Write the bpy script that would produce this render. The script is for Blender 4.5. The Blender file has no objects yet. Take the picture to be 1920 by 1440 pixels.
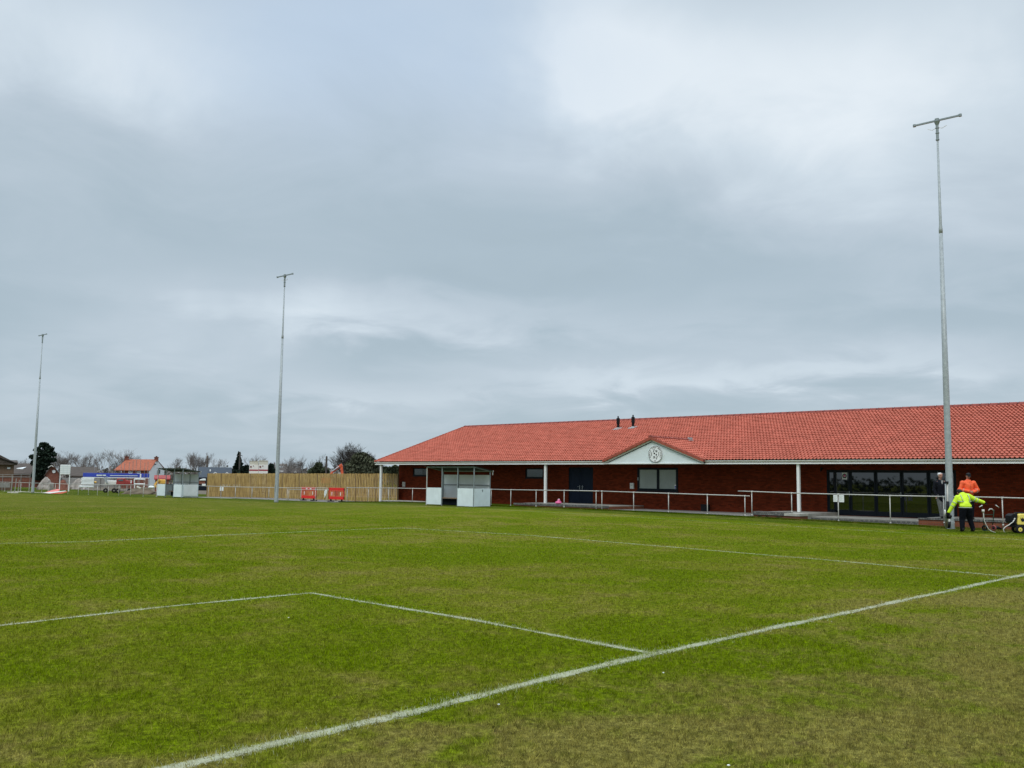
import bpy, math, random
import numpy as np
from mathutils import Vector, Matrix
rnd = random.Random(7)
sc = bpy.context.scene
col = sc.collection
PI = math.pi

# ------------------------------------------------------------------ camera
FPX, YAW, PITCH, ROLL = 1751.9, 0.755254, 0.101938, 0.0132025
CAM = np.array([-7.3391, -5.0368, 1.6045])

def _rot(a, b, c):
    f = np.array([math.cos(b) * math.cos(a), math.cos(b) * math.sin(a), math.sin(b)])
    r = np.array([math.sin(a), -math.cos(a), 0.0]); u = np.cross(r, f)
    return np.array([math.cos(c) * r + math.sin(c) * u, math.sin(c) * r - math.cos(c) * u, f])
RC = _rot(YAW, PITCH, ROLL)
cam = bpy.data.cameras.new('camera'); camo = bpy.data.objects.new('camera', cam); col.objects.link(camo)
cam.sensor_width = 36.0; cam.lens = 36.0 * FPX / 1920.0; cam.clip_start = 0.05; cam.clip_end = 6000
M4 = Matrix.Identity(4)
for i in range(3):
    M4[i][0] = RC[0][i]; M4[i][1] = -RC[1][i]; M4[i][2] = -RC[2][i]; M4[i][3] = CAM[i]
camo.matrix_world = M4
sc.camera = camo

def ray(px, py):
    return RC.T @ np.array([(px - 960) / FPX, (py - 720) / FPX, 1.0])
def PX(px, py, X):            # point of a survey sight line on the plane x = X
    d = ray(px, py); return Vector(CAM + (X - CAM[0]) / d[0] * d)
def PD(px, py, D):            # point at depth D
    return Vector(CAM + D * ray(px, py))
_ay = ([-60, 3, 7, 12, 16, 22, 28, 44, 47, 52, 65, 80, 95, 118, 400],
       [-.2, -.2, -.17, -.12, -.08, -.02, 0, -.02, -.10, -.23, -.25, -.42, -.56, -.62, -.62])
def _ss(a, b, x):
    t = np.clip((x - a) / (b - a), 0, 1); return t * t * (3 - 2 * t)
def H(x, y):
    return np.interp(y, *_ay) * np.maximum(_ss(14., 27., x), _ss(36., 55., y))
def G(px, py):
    d = ray(px, py); z = 0.0
    for _ in range(25):
        p = CAM + (z - CAM[2]) / d[2] * d; z = float(H(p[0], p[1]))
    return Vector((p[0], p[1], z))

# ------------------------------------------------------------------ world
w = bpy.data.worlds.new('World'); sc.world = w; w.use_nodes = True
SUN_EL, SUN_AZ = math.radians(48), math.radians(205)   # azimuth measured from +x towards +y
def build_world():
    nt = w.node_tree; N = nt.nodes; L = nt.links; N.clear()
    out = N.new('ShaderNodeOutputWorld'); bg = N.new('ShaderNodeBackground'); L.new(bg.outputs[0], out.inputs[0])
    bg.inputs[1].default_value = 0.1
    sky = N.new('ShaderNodeTexSky'); sky.sky_type = 'NISHITA'; sky.sun_disc = False
    sky.sun_elevation = SUN_EL; sky.sun_rotation = PI / 2 - SUN_AZ
    tc = N.new('ShaderNodeTexCoord')
    sep = N.new('ShaderNodeSeparateXYZ'); L.new(tc.outputs['Generated'], sep.inputs[0])
    def m(op, a, b=None, c=None, clamp=False):
        n = N.new('ShaderNodeMath'); n.operation = op; n.use_clamp = clamp
        for i, v in enumerate((a, b, c)):
            if v is None: continue
            if isinstance(v, (int, float)): n.inputs[i].default_value = v
            else: L.new(v, n.inputs[i])
        return n.outputs[0]
    X, Y, Z = sep.outputs
    el = m('ARCSINE', Z); az = m('ARCTAN2', Y, X)
    zz = m('ADD', m('MAXIMUM', Z, 0.0), 0.16)
    px = m('DIVIDE', X, zz); py = m('DIVIDE', Y, zz)
    cmb = N.new('ShaderNodeCombineXYZ'); L.new(px, cmb.inputs[0]); L.new(py, cmb.inputs[1])
    def noise(scale, detail, rough, vec, dist=0.0, off=(0, 0, 0)):
        mp = N.new('ShaderNodeMapping'); L.new(vec, mp.inputs[0]); mp.inputs['Location'].default_value = off
        n = N.new('ShaderNodeTexNoise'); n.inputs['Scale'].default_value = scale; n.inputs['Detail'].default_value = detail
        n.inputs['Roughness'].default_value = rough; n.inputs['Distortion'].default_value = dist
        L.new(mp.outputs[0], n.inputs['Vector']); return n.outputs[0]
    n1 = noise(0.8, 6, .5, cmb.outputs[0], .35, (3.1, 1.2, 0))
    n2 = noise(2.3, 7, .55, cmb.outputs[0], .5, (8.1, 4.2, 2))
    n3 = noise(5.0, 4, .6, tc.outputs['Generated'], .2, (1, 2, 3))
    # warp of azimuth / elevation so that the cloud masses have broken edges
    waz = m('ADD', az, m('MULTIPLY', m('SUBTRACT', n3, .5), .30)); wel = m('ADD', el, m('MULTIPLY', m('SUBTRACT', n2, .5), .10))
    blobs = [  # px, py, half width px, half height px, weight
        (1120, 60, 190, 110, .40), (1350, 190, 260, 120, .42), (1750, 120, 300, 170, .36), (1900, 400, 260, 120, .10),
        (560, 570, 200, 45, .42), (330, 650, 200, 45, .22), (880, 610, 170, 40, .18), (1250, 600, 300, 40, .12),
        (1500, 690, 260, 28, .32), (1150, 720, 200, 25, .22), (650, 735, 220, 30, .2), (120, 60, 260, 120, .34), (720, 20, 300, 110, .26), (400, 90, 260, 80, .10),
        (480, 380, 320, 120, -.10), (950, 430, 260, 90, -.06), (1450, 500, 350, 60, -.10), (100, 640, 300, 50, -.06),
        (900, 540, 200, 25, -.10), (760, 660, 240, 26, -.14), (1750, 590, 260, 40, -.12), (120, 560, 220, 50, -.10)]
    acc = None
    for bx, by, sx, sy, wt in blobs:
        d = ray(bx, by); d /= np.linalg.norm(d)
        a0 = math.atan2(d[1], d[0]); e0 = math.asin(d[2])
        u = m('MULTIPLY', m('SUBTRACT', waz, a0), FPX / sx); v = m('MULTIPLY', m('SUBTRACT', wel, e0), FPX / sy)
        q = m('ADD', m('MULTIPLY', u, u), m('MULTIPLY', v, v))
        g = m('MULTIPLY', m('POWER', 2.718, m('MULTIPLY', q, -.7)), wt)
        acc = g if acc is None else m('ADD', acc, g)
    base = m('ADD', m('MULTIPLY', m('SUBTRACT', n1, .5), .42), m('MULTIPLY', m('SUBTRACT', n2, .5), .42))
    t = m('ADD', m('ADD', base, acc), .42, clamp=True)
    cr = N.new('ShaderNodeValToRGB'); L.new(t, cr.inputs[0]); e = cr.color_ramp.elements
    stops = [(0.0, (.375, .470, .535)), (.33, (.430, .530, .605)), (.58, (.530, .620, .700)), (.8, (.655, .748, .825)), (1.0, (.815, .890, .950))]
    e[0].position = 0; e[0].color = (*stops[0][1], 1); e[1].position = 1; e[1].color = (*stops[-1][1], 1)
    for p_, c_ in stops[1:-1]:
        k = e.new(p_); k.color = (*c_, 1)
    d = ray(690, 50); d /= np.linalg.norm(d); u = m('MULTIPLY', m('SUBTRACT', waz, math.atan2(d[1], d[0])), FPX / 330); v = m('MULTIPLY', m('SUBTRACT', wel, math.asin(d[2])), FPX / 150)
    tb = m('MULTIPLY', m('POWER', 2.718, m('MULTIPLY', m('ADD', m('MULTIPLY', u, u), m('MULTIPLY', v, v)), -.7)), .7)
    tm = N.new('ShaderNodeMix'); tm.data_type = 'RGBA'; L.new(tb, tm.inputs[0]); L.new(cr.outputs[0], tm.inputs[6]); tm.inputs[7].default_value = (.505, .640, .815, 1)   # thin cloud with blue behind
    # overcast sky is brighter overhead (out of the picture); a pale band hugs the horizon
    zen = N.new('ShaderNodeMapRange'); zen.interpolation_type = 'SMOOTHSTEP'; L.new(Z, zen.inputs[0])
    zen.inputs[1].default_value = .46; zen.inputs[2].default_value = .8; zen.inputs[3].default_value = 1; zen.inputs[4].default_value = 3.0
    sc_ = N.new('ShaderNodeVectorMath'); sc_.operation = 'SCALE'; L.new(tm.outputs[2], sc_.inputs[0]); L.new(m('MULTIPLY', zen.outputs[0], 10.0), sc_.inputs['Scale'])
    mx = N.new('ShaderNodeMix'); mx.data_type = 'RGBA'; mx.inputs[0].default_value = .94
    L.new(sky.outputs[0], mx.inputs[6]); L.new(sc_.outputs[0], mx.inputs[7]); L.new(mx.outputs[2], bg.inputs[0])
build_world()
sun = bpy.data.lights.new('sun', 'SUN'); sun.energy = 1.3; sun.angle = math.radians(14); sun.color = (1, .95, .88)
suno = bpy.data.objects.new('sun', sun); col.objects.link(suno)
sd = Vector((math.cos(SUN_EL) * math.cos(SUN_AZ), math.cos(SUN_EL) * math.sin(SUN_AZ), math.sin(SUN_EL)))
suno.rotation_euler = sd.to_track_quat('Z', 'Y').to_euler(); suno.location = (0, 0, 60)
sc.view_settings.view_transform = 'Standard'; sc.view_settings.look = 'None'
sc.view_settings.exposure = 0.0; sc.view_settings.gamma = 1.0
sc.render.engine = 'CYCLES'
sc.cycles.max_bounces = 6; sc.cycles.transparent_max_bounces = 12; sc.cycles.use_denoising = True

# ------------------------------------------------------------------ materials
def nodes(name):
    m = bpy.data.materials.new(name); m.use_nodes = True
    return m, m.node_tree.nodes, m.node_tree.links, m.node_tree.nodes['Principled BSDF']
def setv(n, k, v): n.inputs[k].default_value = v
def mat(name, c, rough=.7, var=.18, scale=6.0, metal=0.0, bump=0.0, bscale=40., c2=None, spec=.5, coord='Object', stretch=None):
    m, N, L, P = nodes(name)
    setv(P, 'Roughness', rough); setv(P, 'Metallic', metal); P.inputs['Specular IOR Level'].default_value = spec if max(c) > .06 else .14
    tc = N.new('ShaderNodeTexCoord'); mp = N.new('ShaderNodeMapping'); L.new(tc.outputs[coord], mp.inputs[0])
    if stretch: mp.inputs['Scale'].default_value = stretch
    n = N.new('ShaderNodeTexNoise'); setv(n, 'Scale', scale); setv(n, 'Detail', 5); L.new(mp.outputs[0], n.inputs['Vector'])
    cr = N.new('ShaderNodeValToRGB'); e = cr.color_ramp.elements
    a = c2 if c2 else tuple(x * (1 - var) for x in c); b = tuple(min(1, x * (1 + var)) for x in c)
    e[0].position = .32; e[0].color = (*a, 1); e[1].position = .68; e[1].color = (*b, 1)
    L.new(n.outputs[0], cr.inputs[0]); L.new(cr.outputs[0], P.inputs['Base Color'])
    if bump:
        n2 = N.new('ShaderNodeTexNoise'); setv(n2, 'Scale', bscale); setv(n2, 'Detail', 4); L.new(mp.outputs[0], n2.inputs['Vector'])
        bp = N.new('ShaderNodeBump'); setv(bp, 'Strength', bump); setv(bp, 'Distance', .02); L.new(n2.outputs[0], bp.inputs['Height']); L.new(bp.outputs[0], P.inputs['Normal'])
    return m
def brick_mat(name, c1, c2, mortar, plane='yz', bw=.225, bh=.075):
    m, N, L, P = nodes(name); setv(P, 'Roughness', .95); P.inputs['Specular IOR Level'].default_value = .06
    tc = N.new('ShaderNodeTexCoord'); sp = N.new('ShaderNodeSeparateXYZ'); L.new(tc.outputs['Object'], sp.inputs[0])
    cb = N.new('ShaderNodeCombineXYZ')
    if plane == 'yz': 
        ad = N.new('ShaderNodeMath'); ad.operation = 'ADD'; L.new(sp.outputs[0], ad.inputs[0]); L.new(sp.outputs[1], ad.inputs[1])
        L.new(ad.outputs[0], cb.inputs[0]); L.new(sp.outputs[2], cb.inputs[1])
    br = N.new('ShaderNodeTexBrick'); L.new(cb.outputs[0], br.inputs['Vector'])
    setv(br, 'Scale', 1.0); setv(br, 'Brick Width', bw); setv(br, 'Row Height', bh); setv(br, 'Mortar Size', .007); setv(br, 'Mortar Smooth', .3)
    setv(br, 'Color1', (*c1, 1)); setv(br, 'Color2', (*c2, 1)); setv(br, 'Mortar', (*mortar, 1)); setv(br, 'Bias', -.1)
    n = N.new('ShaderNodeTexNoise'); setv(n, 'Scale', 1.3); setv(n, 'Detail', 6); L.new(tc.outputs['Object'], n.inputs['Vector'])
    mr = N.new('ShaderNodeMapRange'); L.new(n.outputs[0], mr.inputs[0]); setv(mr, 3, .72); setv(mr, 4, 1.28)
    vm = N.new('ShaderNodeVectorMath'); vm.operation = 'SCALE'; L.new(br.outputs[0], vm.inputs[0]); L.new(mr.outputs[0], vm.inputs['Scale'])
    L.new(vm.outputs[0], P.inputs['Base Color'])
    bp = N.new('ShaderNodeBump'); setv(bp, 'Strength', .5); setv(bp, 'Distance', .01); bp.invert = True
    L.new(br.outputs['Fac'], bp.inputs['Height']); L.new(bp.outputs[0], P.inputs['Normal'])
    return m

# field colour shared by the soil sheet and the blades
def grass_color(N, L, dark=1.0, fine=True):
    geo = N.new('ShaderNodeNewGeometry')
    def noise(scale, detail, rough=.55, off=(0, 0, 0), st=(1, 1, 1), dist=0):
        mp = N.new('ShaderNodeMapping'); L.new(geo.outputs['Position'], mp.inputs[0]); setv(mp, 'Location', off); setv(mp, 'Scale', st)
        n = N.new('ShaderNodeTexNoise'); setv(n, 'Scale', scale); setv(n, 'Detail', detail); setv(n, 'Roughness', rough); setv(n, 'Distortion', dist)
        L.new(mp.outputs[0], n.inputs['Vector']); return n.outputs[0]
    def m(op, a, b=None, clamp=False):
        n = N.new('ShaderNodeMath'); n.operation = op; n.use_clamp = clamp
        for i, v in enumerate((a, b)):
            if v is None: continue
            if isinstance(v, (int, float)): n.inputs[i].default_value = v
            else: L.new(v, n.inputs[i])
        return n.outputs[0]
    def mr(v, a, b, c=0., d=1.):
        n = N.new('ShaderNodeMapRange'); n.interpolation_type = 'SMOOTHSTEP'; L.new(v, n.inputs[0])
        for i, x in enumerate((a, b, c, d)): n.inputs[i + 1].default_value = x
        return n.outputs[0]
    def mix(f, a, b):
        n = N.new('ShaderNodeMix'); n.data_type = 'RGBA'
        L.new(f, n.inputs[0]) if not isinstance(f, float) else n.inputs[0].__setattr__('default_value', f)
        for i, v in ((6, a), (7, b)):
            if isinstance(v, tuple): n.inputs[i].default_value = (*v, 1)
            else: L.new(v, n.inputs[i])
        return n.outputs[2]
    sp = N.new('ShaderNodeSeparateXYZ'); L.new(geo.outputs['Position'], sp.inputs[0])
    big = noise(.22, 5, .6, (4, 7, 0), dist=.4)          # worn / lush areas
    med = noise(1.1, 5, .62, (1, 2, 0), dist=.6)
    sm = noise(6.0, 4, .65, (5, 1, 0))
    lush, olive, straw, soil = (.142, .192, .0012), (.200, .214, .015), (.262, .212, .060), (.155, .112, .038)
    c = mix(mr(m('ADD', m('MULTIPLY', big, .6), m('MULTIPLY', med, .4)), .42, .58), lush, olive)
    c = mix(m('MULTIPLY', mr(sp.outputs[1], 26, 44), .55), c, (.125, .132, .016))       # duller, darker olive mixed in towards the far end
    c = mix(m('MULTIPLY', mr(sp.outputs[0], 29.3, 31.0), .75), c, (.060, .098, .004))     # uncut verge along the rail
    out = mr(sp.outputs[1], 1.5, -3.0)                    # outside the goal line the turf is worn
    wornn = m('ADD', m('MULTIPLY', big, .35), m('ADD', m('MULTIPLY', med, .45), m('MULTIPLY', sm, .2)))
    worn = mr(m('ADD', wornn, m('MULTIPLY', out, .14)), .50, .64)
    c = mix(m('MULTIPLY', worn, .75), c, straw)
    c = mix(m('MULTIPLY', mr(m('ADD', sm, m('MULTIPLY', out, .06)), .62, .74), .6), c, soil)
    f1 = noise(24, 3, .7)
    f2 = noise(110, 2, .7, st=(1, 1, .3))
    s = m('MULTIPLY', mr(f1, .3, .7, .60, 1.35), mr(f2, .25, .75, .5, 1.45)) if fine else mr(f1, .3, .7, .55, 1.4)
    s = m('MULTIPLY', s, mr(noise(11, 4, .7, (2, 9, 0)), .36, .62, .62, 1.18))  # short dark shadows in the sward, painted as noise darkening
    vm = N.new('ShaderNodeVectorMath'); vm.operation = 'SCALE'; L.new(c, vm.inputs[0]); L.new(m('MULTIPLY', s, dark), vm.inputs['Scale'])
    return vm.outputs[0], m, mr, mix, noise, geo
def turf_mat():
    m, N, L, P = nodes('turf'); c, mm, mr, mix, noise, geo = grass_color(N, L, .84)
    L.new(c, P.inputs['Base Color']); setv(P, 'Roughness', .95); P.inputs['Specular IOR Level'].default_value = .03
    bp = N.new('ShaderNodeBump'); setv(bp, 'Strength', .9); setv(bp, 'Distance', .03)
    h = mm('ADD', noise(18, 4, .7), mm('MULTIPLY', noise(75, 3, .7), .6)); L.new(h, bp.inputs['Height']); L.new(bp.outputs[0], P.inputs['Normal'])
    return m
def blade_mat():
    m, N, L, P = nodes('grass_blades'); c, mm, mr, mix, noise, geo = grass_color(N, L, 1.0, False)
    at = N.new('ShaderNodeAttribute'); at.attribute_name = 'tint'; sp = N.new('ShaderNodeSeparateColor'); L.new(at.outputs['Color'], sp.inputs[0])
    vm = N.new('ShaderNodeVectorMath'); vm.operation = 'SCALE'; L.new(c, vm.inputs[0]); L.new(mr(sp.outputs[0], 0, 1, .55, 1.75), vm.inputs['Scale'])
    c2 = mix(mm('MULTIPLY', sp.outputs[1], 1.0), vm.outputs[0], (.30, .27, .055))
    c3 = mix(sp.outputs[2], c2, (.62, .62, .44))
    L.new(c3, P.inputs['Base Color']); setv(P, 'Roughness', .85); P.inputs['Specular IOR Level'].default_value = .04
    tr = N.new('ShaderNodeBsdfTranslucent'); L.new(c3, tr.inputs[0])
    mx = N.new('ShaderNodeMixShader'); mx.inputs[0].default_value = .35; L.new(P.outputs[0], mx.inputs[1]); L.new(tr.outputs[0], mx.inputs[2])
    L.new(mx.outputs[0], N['Material Output'].inputs[0]); return m
def line_mat(name, fade, c=(.58, .585, .42)):
    m, N, L, P = nodes(name)
    geo = N.new('ShaderNodeNewGeometry'); n = N.new('ShaderNodeTexNoise'); setv(n, 'Scale', 38); setv(n, 'Detail', 5); setv(n, 'Roughness', .75); L.new(geo.outputs['Position'], n.inputs['Vector'])
    n2 = N.new('ShaderNodeTexNoise'); setv(n2, 'Scale', 2.0); setv(n2, 'Detail', 3); L.new(geo.outputs['Position'], n2.inputs['Vector'])
    tc = N.new('ShaderNodeTexCoord'); sp = N.new('ShaderNodeSeparateXYZ'); L.new(tc.outputs['UV'], sp.inputs[0])
    def m_(op, a, b=None, clamp=False):
        q = N.new('ShaderNodeMath'); q.operation = op; q.use_clamp = clamp
        for i, v in enumerate((a, b)):
            if v is None: continue
            if isinstance(v, (int, float)): q.inputs[i].default_value = v
            else: L.new(v, q.inputs[i])
        return q.outputs[0]
    edge = m_('MULTIPLY', m_('ABSOLUTE', m_('SUBTRACT', sp.outputs[1], .5)), 2.0)      # 0 centre, 1 edge
    v = m_('ADD', m_('ADD', m_('MULTIPLY', n.outputs[0], 1.5), m_('MULTIPLY', n2.outputs[0], 1.1)), m_('MULTIPLY', m_('POWER', edge, 2.0), -.75))
    al = N.new('ShaderNodeMapRange'); al.interpolation_type = 'SMOOTHSTEP'; L.new(v, al.inputs[0]); al.inputs[1].default_value = .82 + fade; al.inputs[2].default_value = 1.35 + fade; al.inputs[4].default_value = .58
    setv(P, 'Base Color', (*c, 1)); setv(P, 'Roughness', .95)
    L.new(al.outputs[0], P.inputs['Alpha']); return m
def glass_mat(name, c=(.004, .006, .008), rough=.02):
    m, N, L, P = nodes(name); setv(P, 'Base Color', (*c, 1)); setv(P, 'Roughness', rough); setv(P, 'IOR', 1.85)
    tc = N.new('ShaderNodeTexCoord'); n = N.new('ShaderNodeTexNoise'); setv(n, 'Scale', .7); L.new(tc.outputs['Object'], n.inputs['Vector'])
    bp = N.new('ShaderNodeBump'); setv(bp, 'Strength', .05); setv(bp, 'Distance', .02); L.new(n.outputs[0], bp.inputs['Height']); L.new(bp.outputs[0], P.inputs['Normal'])
    return m

MT = dict(
    turf=turf_mat(), blade=blade_mat(),
    line_goal=line_mat('line_paint_thick', -.02), line_box=line_mat('line_paint', .04), line_thin=line_mat('line_paint_worn', -.06, (.50, .55, .36)),
    tile=mat('clay_tile', (.53, .148, .098), .85, .06, 1.3, c2=(.44, .118, .076), bump=.2, bscale=60, spec=.3),
    ridge=mat('ridge_tile', (.26, .06, .045), .8, .2, 5.0),
    verge=mat('verge_tile', (.33, .075, .045), .85, .25, 12.0),
    brick=brick_mat('red_brick', (.205, .032, .012), (.105, .017, .007), (.085, .034, .018)),
    brick_low=brick_mat('weathered_brick', (.25, .085, .045), (.19, .060, .035), (.16, .12, .09)),
    block=brick_mat('grey_paver', (.22, .21, .19), (.10, .10, .10), (.03, .03, .03), bw=.11, bh=.07),
    upvc=mat('white_plastic', (.80, .80, .77), .35, .03, 3.0), upvc_grey=mat('grey_plastic', (.55, .56, .53), .4, .04, 3.0),  # second one is plain grey plastic for box lenses and trolley grips
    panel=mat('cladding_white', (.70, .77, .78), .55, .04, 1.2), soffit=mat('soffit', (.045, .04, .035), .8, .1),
    anth=mat('anthracite_frame', (.010, .014, .020), .45, .1), door=mat('navy_door', (.009, .016, .034), .45, .12),
    glass=glass_mat('dark_glass'), glass2=glass_mat('obscure_glass', (.012, .035, .045), .12),
    blind=mat('pale_blind', (.34, .38, .36), .25, .08, 1.5, spec=.8), steel=mat('galvanised', (.36, .39, .40), .5, .14, 8., metal=.1),
    rail=mat('rail_steel', (.50, .48, .44), .5, .10, 9., metal=.15), railw=mat('rail_white', (.78, .77, .73), .5, .06, 9.),
    black=mat('black_plastic', (.012, .012, .014), .5, .2), rubber=mat('rubber', (.018, .018, .018), .85, .2),
    conc=mat('concrete', (.42, .40, .35), .9, .15, 5., bump=.3), kerb=mat('kerb_concrete', (.60, .57, .49), .9, .12, 7.),
    tarmac=mat('gravel_path', (.19, .175, .16), .95, .25, 12., bump=.4, bscale=90), slab=mat('paving', (.30, .285, .25), .9, .12, 3.),
    timber=mat('fence_timber', (.52, .355, .125), .85, .22, 3.0, c2=(.23, .140, .042), stretch=(6, 6, .5)),  # timber: dark upright streaks imitate the shaded gaps between boards
    timber_d=mat('fence_timber_dark', (.17, .115, .055), .9, .3, 3.0, stretch=(6, 6, .6)),
    wood=mat('bench_wood', (.30, .20, .11), .8, .2, 8.), dpanel=mat('dugout_panel', (.72, .80, .82), .5, .06, 2.5), dback=mat('dugout_back_panel', (.70, .72, .71), .45, .06, 2.),
    dframe=mat('dugout_frame', (.26, .30, .31), .5, .08, 9., metal=.3), sheet=mat('roof_sheet', (.035, .048, .042), .7, .2, 4.),
    redp=mat('red_plastic', (.72, .018, .012), .6, .10, 5.), whitep=mat('white_reflective', (.85, .83, .80), .4, .03),
    orange=mat('hi_vis_orange', (.95, .12, .03), .7, .10, 14., bump=1.0, bscale=9.0), yellow=mat('hi_vis_yellow', (.62, .86, .02), .7, .10, 12., bump=1.0, bscale=9.0),
    tape=mat('reflective_tape', (.42, .46, .40), .4, .05), navy=mat('dark_trousers', (.004, .005, .009), .9, .3, 14., bump=1.0, bscale=9.0), greyt=mat('grey_trousers', (.17, .17, .165), .9, .15, 14., bump=1.0, bscale=9.0),
    jacketd=mat('dark_jacket', (.010, .011, .016), .9, .3, 14., bump=1.0, bscale=9.0), shirt=mat('pale_shirt', (.5, .5, .5), .8, .05), skin=mat('skin', (.48, .24, .17), .6, .08, 20.),
    hair=mat('white_hair', (.72, .70, .68), .9, .1, 40.), glove=mat('dark_glove', (.015, .015, .018), .9, .3), boot=mat('boot', (.02, .018, .016), .7, .2),
    green=mat('green_paint', (.025, .055, .035), .5, .15), redw=mat('red_wheel', (.22, .045, .04), .6, .2), hose=mat('pale_hose', (.62, .60, .56), .5, .05),
    yel=mat('yellow_plastic', (.85, .68, .14), .45, .06, 3.), pink=mat('pink_plastic', (.75, .14, .32), .6, .2, 12.),
    bark=mat('bark', (.115, .095, .080), .95, .3, 3.), twig=mat('twigs', (.185, .160, .145), .95, .25, 2.), twigd=mat('dark_twigs', (.075, .066, .058), .95, .25, 2.),
    conifer=mat('conifer_needles', (.018, .030, .020), .95, .4, 2.), ivy=mat('evergreen_leaves', (.060, .066, .035), .95, .35, 2.), hedge=mat('hedge_leaves', (.045, .055, .030), .95, .4, 1.),
    rooft=mat('brown_roof', (.085, .066, .055), .95, .15, 2.), roofs=mat('slate_roof', (.040, .050, .066), .8, .15, 2.), roofr=mat('orange_roof', (.36, .105, .055), .9, .18, 3.),
    bwall=mat('brown_brick', (.15, .095, .062), .95, .15, 3.), rwall=mat('red_house_brick', (.20, .075, .050), .95, .2, 4.), render=mat('white_render', (.78, .80, .80), .8, .03, 2.),
    blue=mat('blue_sheet', (.035, .065, .42), .5, .15, 1.2), cream=mat('cabin_cream', (.60, .57, .48), .6, .05, 2.), cabin=mat('cabin_white', (.74, .72, .68), .6, .04, 2.), crim=mat('crimson_stripe', (.33, .008, .030), .6, .1),
    exc=mat('excavator_orange', (.62, .10, .035), .5, .2, 5.), dred=mat('dull_red', (.32, .035, .03), .6, .25, 4.), dyel=mat('digger_yellow', (.75, .42, .08), .5, .15, 4.),
    earth=mat('bare_earth', (.135, .105, .072), .98, .3, 1.4, bump=.5, bscale=8), hoard=mat('grey_hoarding', (.30, .29, .27), .8, .2, 1.5), mesh=mat('site_mesh', (.27, .25, .23), .8, .15, 3.),
    rubble=mat('rubble', (.33, .29, .26), .95, .4, 1.5, bump=.5, bscale=5), white=mat('white_sheet', (.82, .83, .82), .6, .05, 2.), ink=mat('black_lettering', (.012, .012, .014), .7, .1),
    pink2=mat('faded_red_white', (.80, .22, .20), .5, .1, 2.), lead=mat('lead_flashing', (.30, .31, .31), .6, .1), lens=mat('window_pane_far', (.10, .13, .15), .3, .2),
)

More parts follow.
